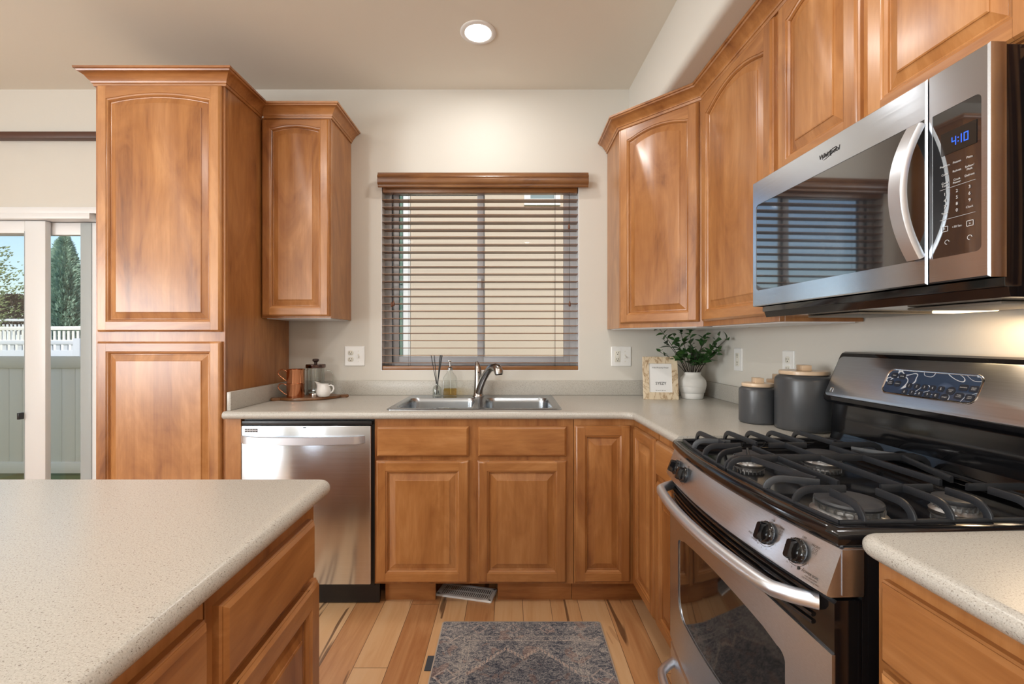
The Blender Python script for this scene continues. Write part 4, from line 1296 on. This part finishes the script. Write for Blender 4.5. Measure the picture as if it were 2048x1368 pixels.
st.build('stems', plain('stem_brown', (.030, .020, .014), .6), pv, smooth=60)
lm, lt, lp_ = mat('leaf_green')
tcn = N(lt, 'TexCoord')
lt.links.new(ramp(lt, noise(lt, tcn.outputs['Object'], 22, 2), [(.35, (.022, .070, .018)), (.6, (.05, .135, .032)), (.75, (.10, .20, .05))]), lp_.inputs['Base Color'])
lp_.inputs['Roughness'].default_value = .36
lf.build('leaves', lm, pv, smooth=60, merge=False)

fr = thing('picture_frame', 'pale marbled picture frame holding a printed card, leaning beside the white vase', 'picture frame', (.826, 2.500, CT), R(-6))
def stone():
    m, t, p = mat('marbled_resin')
    tc = N(t, 'TexCoord')
    v = scaled(t, tc.outputs['Object'], (1, 1, .6))
    n = noise(t, v, 13, 4, .55, 1.8)
    a = math_node(t, 'ABSOLUTE', math_node(t, 'SUBTRACT', n, .5))
    c = ramp(t, a, [(0, (.33, .21, .11)), (.012, (.50, .37, .23)), (.035, (.66, .54, .38)), (.25, (.74, .64, .48))])
    t.links.new(c, p.inputs['Base Color']); p.inputs['Roughness'].default_value = .4
    return m
FW, FH, FB = .190, .238, .036
lean = R(-9)
ML = Matrix.Rotation(lean, 4, 'X')
def on_frame(pts, d): return [(x, y, d) for x, y in pts]
Pq = rrect(FW, FH, .003, 2, 0, FH / 2); hq = rrect(FW - 2 * FB * .92, FH - 2 * FB * 1.1, .0005, 2, 0, FH / 2 + .001)
m = MB()
rg_ = [on_frame(Pq, -.014), on_frame(Pq, -.002), on_frame(inset(Pq, .003), 0)]
k = len(Pq)
m.loft(rg_ + [on_frame(hq, 0), on_frame(hq, -.006)], True, True, True, M=ML @ FRONT)
MLL = ML
f_ = m.build('frame', stone(), fr, smooth=30)
cw, ch = FW - 2 * FB * .92, FH - 2 * FB * 1.1
cd_ = MB().add([(-cw / 2, FH / 2 + .001 - ch / 2, -.0056), (cw / 2, FH / 2 + .001 - ch / 2, -.0056), (cw / 2, FH / 2 + .001 + ch / 2, -.0056), (-cw / 2, FH / 2 + .001 + ch / 2, -.0056)], [(0, 1, 2, 3)], M=ML @ FRONT).build('printed_card', plain('card_white', (.80, .80, .79), .5), fr)
m = MB()
def ft(s, x, z, size, **k): text_into(m, s, size, ML @ FRONT @ Matrix.Translation((x, FH / 2 + z, -.0054)), **k)
ft("I'd be Shopping Design", 0, .058, .0098, shear=.25)
ft('SYEZY', .002, -.030, .0205, bold=.012)
ft('@ syezy  &  @ syezy', 0, -.068, .0064, shear=.2)
m.build('printed_text', INK, cd_, merge=False)
MB().tube([(0, .046, .15), (0, .072, .004)], .004, 8).build('easel_leg', BLACKM, fr)

# ------------------------------------------------------------------ canisters
LID = wood('acacia_lid', 'X', 1.15, .02)
LIDL = wood('beech_lid', 'X', 1.0, .03)
for mm, cols in ((LIDL, [(.50, .33, .19), (.58, .40, .25), (.66, .49, .33), (.72, .56, .40)]),):
    for nd in mm.node_tree.nodes:
        if nd.bl_idname == 'ShaderNodeValToRGB':
            for e, c_ in zip(nd.color_ramp.elements, cols): e.color = (*c_, 1)
def canister(label, x, y, r, h, rz=0.0, lidm=LIDL):
    t = thing('canister', label, 'canister', (x, y, CT), rz, 'slate grey canisters with wooden lids')
    k = r * .22
    prof = [(0, 0), (r - .010, 0), (r - .003, .003), (r, .010), (r, h - k)] + [(r - k + k * math.cos(R(a)), h - k + k * math.sin(R(a))) for a in (22, 45, 67, 85)] + [(r * .80, h + .001), (0, h + .001)]
    MB().lathe(prof, 56).build('body', CAN, t, smooth=50)
    l = MB().lathe([(0, h + .002), (r * .84, h + .002), (r * .855, h + .004), (r * .855, h + .0135), (r * .84, h + .0155), (0, h + .0155)], 56).build('lid', lidm, t)
    MB().box(-.0155, .0155, -.030, .030, h + .0155, h + .036, .0015).build('lid_handle', lidm, l)
canister('largest slate grey canister with a wooden lid, nearest the gas range', 1.080, 1.678, .095, .200, R(-14))
canister('smaller slate grey canister with a wooden lid, left of the largest one', .982, 1.812, .068, .142, R(-14))
canister('slate grey canister tucked behind the other two, mostly its wooden lid handle showing', 1.108, 1.885, .052, .150, R(-14))

# ------------------------------------------------------------------ floor register and rug
vr = thing('floor_register', 'white metal floor register with slots, askew under the sink cabinet', 'floor vent', (-.218, 2.240, 0.0005), R(-13.5))
P = rrect(.285, .118, .006, 3)
m = MB().loft([[(x, y, 0) for x, y in P], [(x, y, .004) for x, y in P], [(x, y, .0075) for x, y in inset(P, .004)], [(x, y, .0075) for x, y in inset(P, .018)], [(x, y, .004) for x, y in inset(P, .019)]], True, True, True)
v = m.build('rim', PLATE, vr)
MB().box(-.122, .122, -.038, .038, .0042, .0045).build('duct_opening', DARK, vr)
for k in range(25):
    x = -.118 + .236 * k / 24
    MB().box(x - .0026, x + .0026, -.0385, .0385, .0042, .0072).build('louver', PLATE, vr, smooth=0)
for y in (-.0005,):
    MB().box(-.121, .121, y - .002, y + .002, .0046, .0073).build('cross_bar', PLATE, vr, smooth=0)

ru = thing('rug', 'faded blue and cream patterned rug on the plank floor in front of the sink', 'rug', (.046, 1.30, 0.0))
def rug_mat():
    m, t, p = mat('faded_rug')
    tc = N(t, 'TexCoord'); v = tc.outputs['Object']
    sx = N(t, 'SeparateXYZ'); t.links.new(v, sx.inputs[0])
    X, Y = sx.outputs['X'], sx.outputs['Y']
    aX = math_node(t, 'ABSOLUTE', X)
    Yt = math_node(t, 'SUBTRACT', .70, Y)          # distance from the far edge
    fine = noise(t, scaled(t, v, (.7, 1.7, 1)), 260, 3, .85)
    mid = noise(t, scaled(t, v, (1, 1.6, 1)), 34, 4, .65, 1.5)
    big = noise(t, v, 5.5, 3, .6)
    a = math_node(t, 'MULTIPLY_ADD', fine, .95, math_node(t, 'MULTIPLY_ADD', mid, .55, -.27))
    a = math_node(t, 'MULTIPLY_ADD', big, .25, math_node(t, 'SUBTRACT', a, .02))
    col = ramp(t, a, [(.40, (.022, .028, .046)), (.52, (.085, .10, .135)), (.60, (.23, .235, .25)), (.70, (.52, .48, .44))])
    pk = math_node(t, 'MULTIPLY', math_node(t, 'GREATER_THAN', noise(t, v, 16, 2, .5, .8), .60), .35)
    col = mixc(t, 'MIX', pk, col, (.36, .215, .165))
    def line(src, c, w):
        return math_node(t, 'LESS_THAN', math_node(t, 'ABSOLUTE', math_node(t, 'SUBTRACT', src, c)), w)
    worn = math_node(t, 'GREATER_THAN', fine, .47)
    def lay(mask, c, k=.75):
        nonlocal col
        col = mixc(t, 'MIX', math_node(t, 'MULTIPLY', math_node(t, 'MULTIPLY', mask, worn), k), col, c)
    inner = math_node(t, 'LESS_THAN', aX, .235)
    for c_, w_ in ((.238, .0025), (.214, .0025)): lay(math_node(t, 'MULTIPLY', line(aX, c_, w_), math_node(t, 'GREATER_THAN', Yt, .10)), (.55, .51, .46))
    for c_, w_ in ((.100, .003), (.128, .003)): lay(math_node(t, 'MULTIPLY', line(Yt, c_, w_), inner), (.55, .50, .45))
    # little guard-stripe medallions between the lines
    def rings(u, v_, per, r0, r1, band):
        du = math_node(t, 'SUBTRACT', math_node(t, 'FRACT', math_node(t, 'DIVIDE', u, per)), .5)
        du = math_node(t, 'MULTIPLY', du, per)
        d = math_node(t, 'ADD', math_node(t, 'ABSOLUTE', du), math_node(t, 'ABSOLUTE', v_))
        return math_node(t, 'MULTIPLY', line(d, (r0 + r1) / 2, (r1 - r0) / 2), band)
    lay(rings(math_node(t, 'ADD', X, 5.0), math_node(t, 'SUBTRACT', Yt, .114), .034, .006, .011, inner), (.52, .46, .42))
    lay(rings(math_node(t, 'ADD', Y, 5.0), math_node(t, 'SUBTRACT', aX, .226), .034, .005, .010, math_node(t, 'GREATER_THAN', Yt, .1)), (.52, .48, .44))
    # large border medallions
    lay(rings(math_node(t, 'ADD', Y, 5.03), math_node(t, 'SUBTRACT', aX, .290), .24, .036, .046, math_node(t, 'GREATER_THAN', Yt, .1)), (.58, .50, .45), .9)
    lay(rings(math_node(t, 'ADD', X, 5.04), math_node(t, 'SUBTRACT', Yt, .052), .145, .026, .034, inner), (.56, .45, .40), .8)
    # zigzag medallion outline of the field
    zz2 = math_node(t, 'ADD', .175, math_node(t, 'MAXIMUM', math_node(t, 'MULTIPLY_ADD', aX, -.83, .0548), math_node(t, 'MULTIPLY_ADD', aX, .976, -.0644)))
    zl = math_node(t, 'MULTIPLY', line(math_node(t, 'SUBTRACT', Yt, zz2), 0, .009), math_node(t, 'LESS_THAN', aX, .205))
    dash = math_node(t, 'GREATER_THAN', math_node(t, 'FRACT', math_node(t, 'MULTIPLY', X, 75)), .35)
    lay(math_node(t, 'MULTIPLY', zl, dash), (.60, .49, .42), .9)
    dk = math_node(t, 'MULTIPLY', math_node(t, 'GREATER_THAN', Yt, math_node(t, 'ADD', zz2, .012)), math_node(t, 'LESS_THAN', aX, .205))
    col = mixc(t, 'MULTIPLY', math_node(t, 'MULTIPLY', dk, .45), col, (.42, .45, .52))
    t.links.new(col, p.inputs['Base Color']); p.inputs['Roughness'].default_value = .95; p.inputs['Specular IOR Level'].default_value = .1
    b = N(t, 'Bump'); b.inputs['Strength'].default_value = .5; b.inputs['Distance'].default_value = .003
    t.links.new(fine, b.inputs['Height']); t.links.new(b.outputs[0], p.inputs['Normal'])
    return m
P = rrect(.685, 1.40, .008, 3)
MB().loft([[(x, y, .0005) for x, y in P], [(x, y, .006) for x, y in P], [(x, y, .0085) for x, y in inset(P, .004)]], True, True, True).build('pile', rug_mat(), ru, smooth=0)
BIND = plain('rug_binding', (.46, .40, .34), .9)
MB().loft([[(x, y, .0006) for x, y in inset(P, -.004)], [(x, y, .006) for x, y in inset(P, -.004)], [(x, y, .0075) for x, y in inset(P, .001)], [(x, y, .0006) for x, y in inset(P, .001)]], True).build('binding', BIND, ru)
MB().box(-.373, -.335, .410, .490, .0008, .0035, .001).build('label_tab', plain('tab_slate', (.05, .06, .075), .8), ru)

# ------------------------------------------------------------------ recessed ceiling lights
CANW = plain('can_white', (.82, .81, .79), .35)
def can_light(label, x, y, w):
    t = thing('recessed_light', label, 'ceiling light', (x, y, CEILZ), 0, 'recessed ceiling lights')
    MB().lathe([(.062, .0), (.086, .0), (.087, -.003), (.084, -.006), (.066, -.007), (.062, -.003)], 48, cap=False).build('trim_ring', CANW, t, smooth=50)
    MB().lathe([(.0645, -.004), (.055, -.0035), (.046, -.0025), (.045, -.001), (.0645, -.001)], 48, cap=False).build('baffle', CANW, t, smooth=50)
    MB().lathe([(0, -.0062), (.040, -.0062), (.060, -.0056), (.064, -.0046), (0, -.0042)], 40).build('lens', LENS, t, smooth=50)
    l = lamp('can_lamp', 'AREA', (x, y, CEILZ - .012), (0, 0, 0), w, (1, .97, .93), shape='DISK', size=.09)
    return t
can_light('glowing round recessed ceiling light above the sink window', -.160, 2.215, 4.0)
for (x, y, s) in ((-1.55, .75, 'over the left end of the island'), (.25, .55, 'above the aisle by the range'), (-1.55, -1.3, 'at the rear left of the room'), (.25, -1.3, 'at the rear right of the room')):
    can_light('round recessed ceiling light ' + s, x, y, 9.5)

# ------------------------------------------------------------------ outside
GZ = -.80
g = MB().box(-60, 40, YB + .14, 70, GZ - .2, GZ)
GRASS = plain('lawn', (.13, .17, .05), .95, bump=(30, .8))
o = g.build('ground', GRASS, smooth=0); o['kind'] = 'structure'
STUC = plain('stucco_tan', (.63, .525, .41), .9, bump=(120, .3))
nh = thing('neighbor_house', 'tan stucco house with white-trimmed windows, seen through the blind', 'house', (2.0, 6.6, GZ))
MB().box(-3.95, 6, 0, 7, 0, 7.2).build('wall', STUC, nh, smooth=0)
WTR = plain('trim_white', (.82, .82, .80), .5)
GLZ = plain('window_dark', (.20, .26, .26), .1)
SHUT = plain('shutter_green', (.11, .22, .17), .6)
def nwin(x0, x1, z0, z1):
    m = MB(); b = .09
    for a in ((x0 - b, x0, z0 - b, z1 + b), (x1, x1 + b, z0 - b, z1 + b), (x0, x1, z0 - b, z0), (x0, x1, z1, z1 + b)): m.box(a[0], a[1], -.05, 0, a[2] - GZ, a[3] - GZ)
    f = m.build('window', WTR, nh, smooth=0)
    MB().box(x0, x1, -.02, .0, z0 - GZ, z1 - GZ).build('pane', GLZ, f, smooth=0)
    return f
nwin(-1.72, -1.38, 3.28, 4.6)
f = nwin(-3.78, -3.55, .90, 3.9)
def shutter(x0, x1, z0, z1):
    m = MB().box(x0, x1, -.035, 0, z0 - GZ, z1 - GZ)
    for k in range(int((z1 - z0) / .055)): m.box(x0 + .03, x1 - .03, -.05, -.03, z0 - GZ + .03 + k * .055, z0 - GZ + .058 + k * .055)
    m.build('shutter', SHUT, nh, smooth=0)
shutter(-3.74, -3.57, .95, 1.93); shutter(-3.74, -3.57, 2.05, 3.6)
MB().box(-.02, .14, -.10, 0, .45 + 1.3, .72 + 1.3).build('meter_box', plain('meter_grey', (.35, .40, .41), .5), nh)
# house roof beyond, seen past the neighbour's wall
hs = thing('distant_house', 'low grey-roofed house far beyond the fences', 'house', (-19.0, 34, GZ))
MB().box(-6, 6, 0, 8, 0, 4.3).build('wall', plain('far_wall', (.55, .50, .42), .9), hs, smooth=0)
MB().loft([[(x, -.6, 4.2), (x, 8.6, 4.2), (x, 4, 6.6)] for x in (-6.5, 6.5)], True, True, True).build('roof', plain('far_roof', (.16, .155, .16), .9), hs, smooth=0)
hs = thing('distant_house', 'gabled house standing behind the tan stucco neighbour', 'house', (-6.5, 15, GZ))
MB().box(-2.2, 2.2, 0, 5, 0, 3.0).build('wall', plain('far_wall2', (.58, .49, .36), .9), hs, smooth=0)
MB().loft([[(-2.6, y, 2.95), (2.6, y, 2.95), (0, y, 4.5)] for y in (-.4, 5.4)], True, True, True).build('roof', plain('far_roof2', (.20, .18, .18), .9), hs, smooth=0)

VIN = plain('vinyl_sage', (.66, .63, .54), .5)
VWH = plain('vinyl_white', (.80, .78, .74), .5)
VBL = plain('vinyl_cool_white', (.70, .73, .78), .5)
fe = thing('privacy_fence', 'sage grey vinyl privacy fence just outside the patio door', 'fence', (-7.0, 6.9, GZ))
def fz(py, y): return EYE + (680 - py) / 910 * y - GZ
m = MB()
for k in range(26): m.box(-3.2 + k * .2, -3.2 + k * .2 + .197, -.01, .012, .06, 1.66, .003)
m.build('board_panel', VIN, fe)
MB().box(-3.2, 2.0, -.028, .03, 1.62, 1.80, .006).build('top_rail', VIN, fe)
MB().box(-3.2, 2.0, -.028, .03, .03, .20, .006).build('bottom_rail', VIN, fe)
for x in (-2.95, 1.7): MB().box(x - .062, x + .062, -.07, .055, 0, 1.84, .006).build('post', VIN, fe)
def picket_fence(label, loc, rz, x0, x1, z0, z1, mt, hole=.0):
    t = thing('picket_fence', label, 'fence', loc, rz)
    h = z1 - z0
    MB().box(x0, x1, -.025, .025, 0, z0 + h * .28, .004).build('solid_panel', mt, t)
    MB().box(x0, x1, -.03, .03, z1 - min(.11, h * .3), z1, .006).build('top_rail', mt, t)
    m = MB(); n = int((x1 - x0) / .16)
    for k in range(n): m.box(x0 + (x1 - x0) * k / n, x0 + (x1 - x0) * k / n + .085, -.012, .012, z0 + h * .26, z1 - h * .25)
    m.build('pickets', mt, t, smooth=0)
    k = x0 + .4
    while k < x1: MB().box(k - .075, k + .075, -.08, .08, 0, z1 + .05, .008).build('post', mt, t); k += 2.3
picket_fence('white lattice-topped fence right behind the sage privacy fence', (-10.6, 9.6, GZ), 0, -3.5, 6, 1.75, 2.03, VBL)
picket_fence('cream picket fence sloping up behind the lattice-topped fence', (-13.5, 13.2, GZ), R(-9), -5, 7, 1.9, 2.44, VWH)
picket_fence('pale blue-white picket fence farthest back, left of the patio door post', (-23, 20, GZ), R(4), -7, 4, 2.0, 2.98, VBL)

def tree(name, label, loc, h, rad, base, shape, n, leafsize, mt, trunk, seed, tr_r=.16):
    t = thing(name, label, 'tree', loc, 0)
    q = random.Random(seed)
    MB().tube([(0, 0, 0), (0, 0, h * .9)], [tr_r, tr_r * .2], 8).build('trunk', trunk, t)
    m = MB()
    for i in range(n):
        u = q.random() ** .8
        z = base + (h - base) * u
        rr = rad * shape(u)
        a = q.uniform(0, 2 * math.pi); lump = 1 + .22 * math.sin(5 * a + 9 * u) + .12 * math.sin(11 * a - 23 * u)
        k = rr * lump * (q.random() ** .45)
        p = Vector((k * math.cos(a), k * math.sin(a), z + q.uniform(-.1, .1)))
        d = Vector((math.cos(a) * .8, math.sin(a) * .8, q.uniform(.1, .9))).normalized()
        s = leafsize * q.uniform(.6, 1.3)
        o1 = d.orthogonal().normalized(); o2 = d.cross(o1)
        aa = q.uniform(0, 6.28)
        e1 = (o1 * math.cos(aa) + o2 * math.sin(aa)) * s * .45; e2 = d.cross(e1)
        tip = p + d * s * 1.5
        m.add([p + e1, p - e1 * .5 + e2 * .87, p - e1 * .5 - e2 * .87, tip], [(0, 1, 3), (1, 2, 3), (2, 0, 3)])
    m.build('foliage', mt, t, smooth=0, merge=False)
def leafmat(name, a, b):
    m, t, p = mat(name)
    tc = N(t, 'TexCoord')
    t.links.new(ramp(t, noise(t, tc.outputs['Object'], 3.5, 3), [(.35, a), (.65, b)]), p.inputs['Base Color']); p.inputs['Roughness'].default_value = .8
    return m
BARK = plain('bark', (.08, .06, .045), .9)
tree('conifer_tree', 'dense blue-green conifer beyond the fences, seen through the patio door', (-15.9, 16.2, GZ), 5.65, 1.12, .5, lambda u: max(.02, (1 - u) ** .72 * (1 - .25 * (u < .08))), 20000, .095, leafmat('spruce', (.16, .27, .20), (.36, .50, .38)), BARK, 5)
tree('leafy_tree', 'sparse pale green tree at the far left beyond the patio door glass', (-19.1, 16.2, GZ), 5.9, 1.3, 2.4, lambda u: math.sin(math.pi * min(1, u * .9 + .1)) ** .6, 1500, .07, leafmat('pale_leaf', (.20, .26, .10), (.36, .42, .20)), BARK, 8, .09)
tree('dark_shrub', 'dark purplish bush behind the pale fence at the far left', (-25.6, 23.5, GZ), 4.3, 2.4, .4, lambda u: math.sin(math.pi * min(1, u * .8 + .2)) ** .5, 9000, .10, leafmat('plum_leaf', (.055, .04, .035), (.13, .10, .08)), BARK, 11)
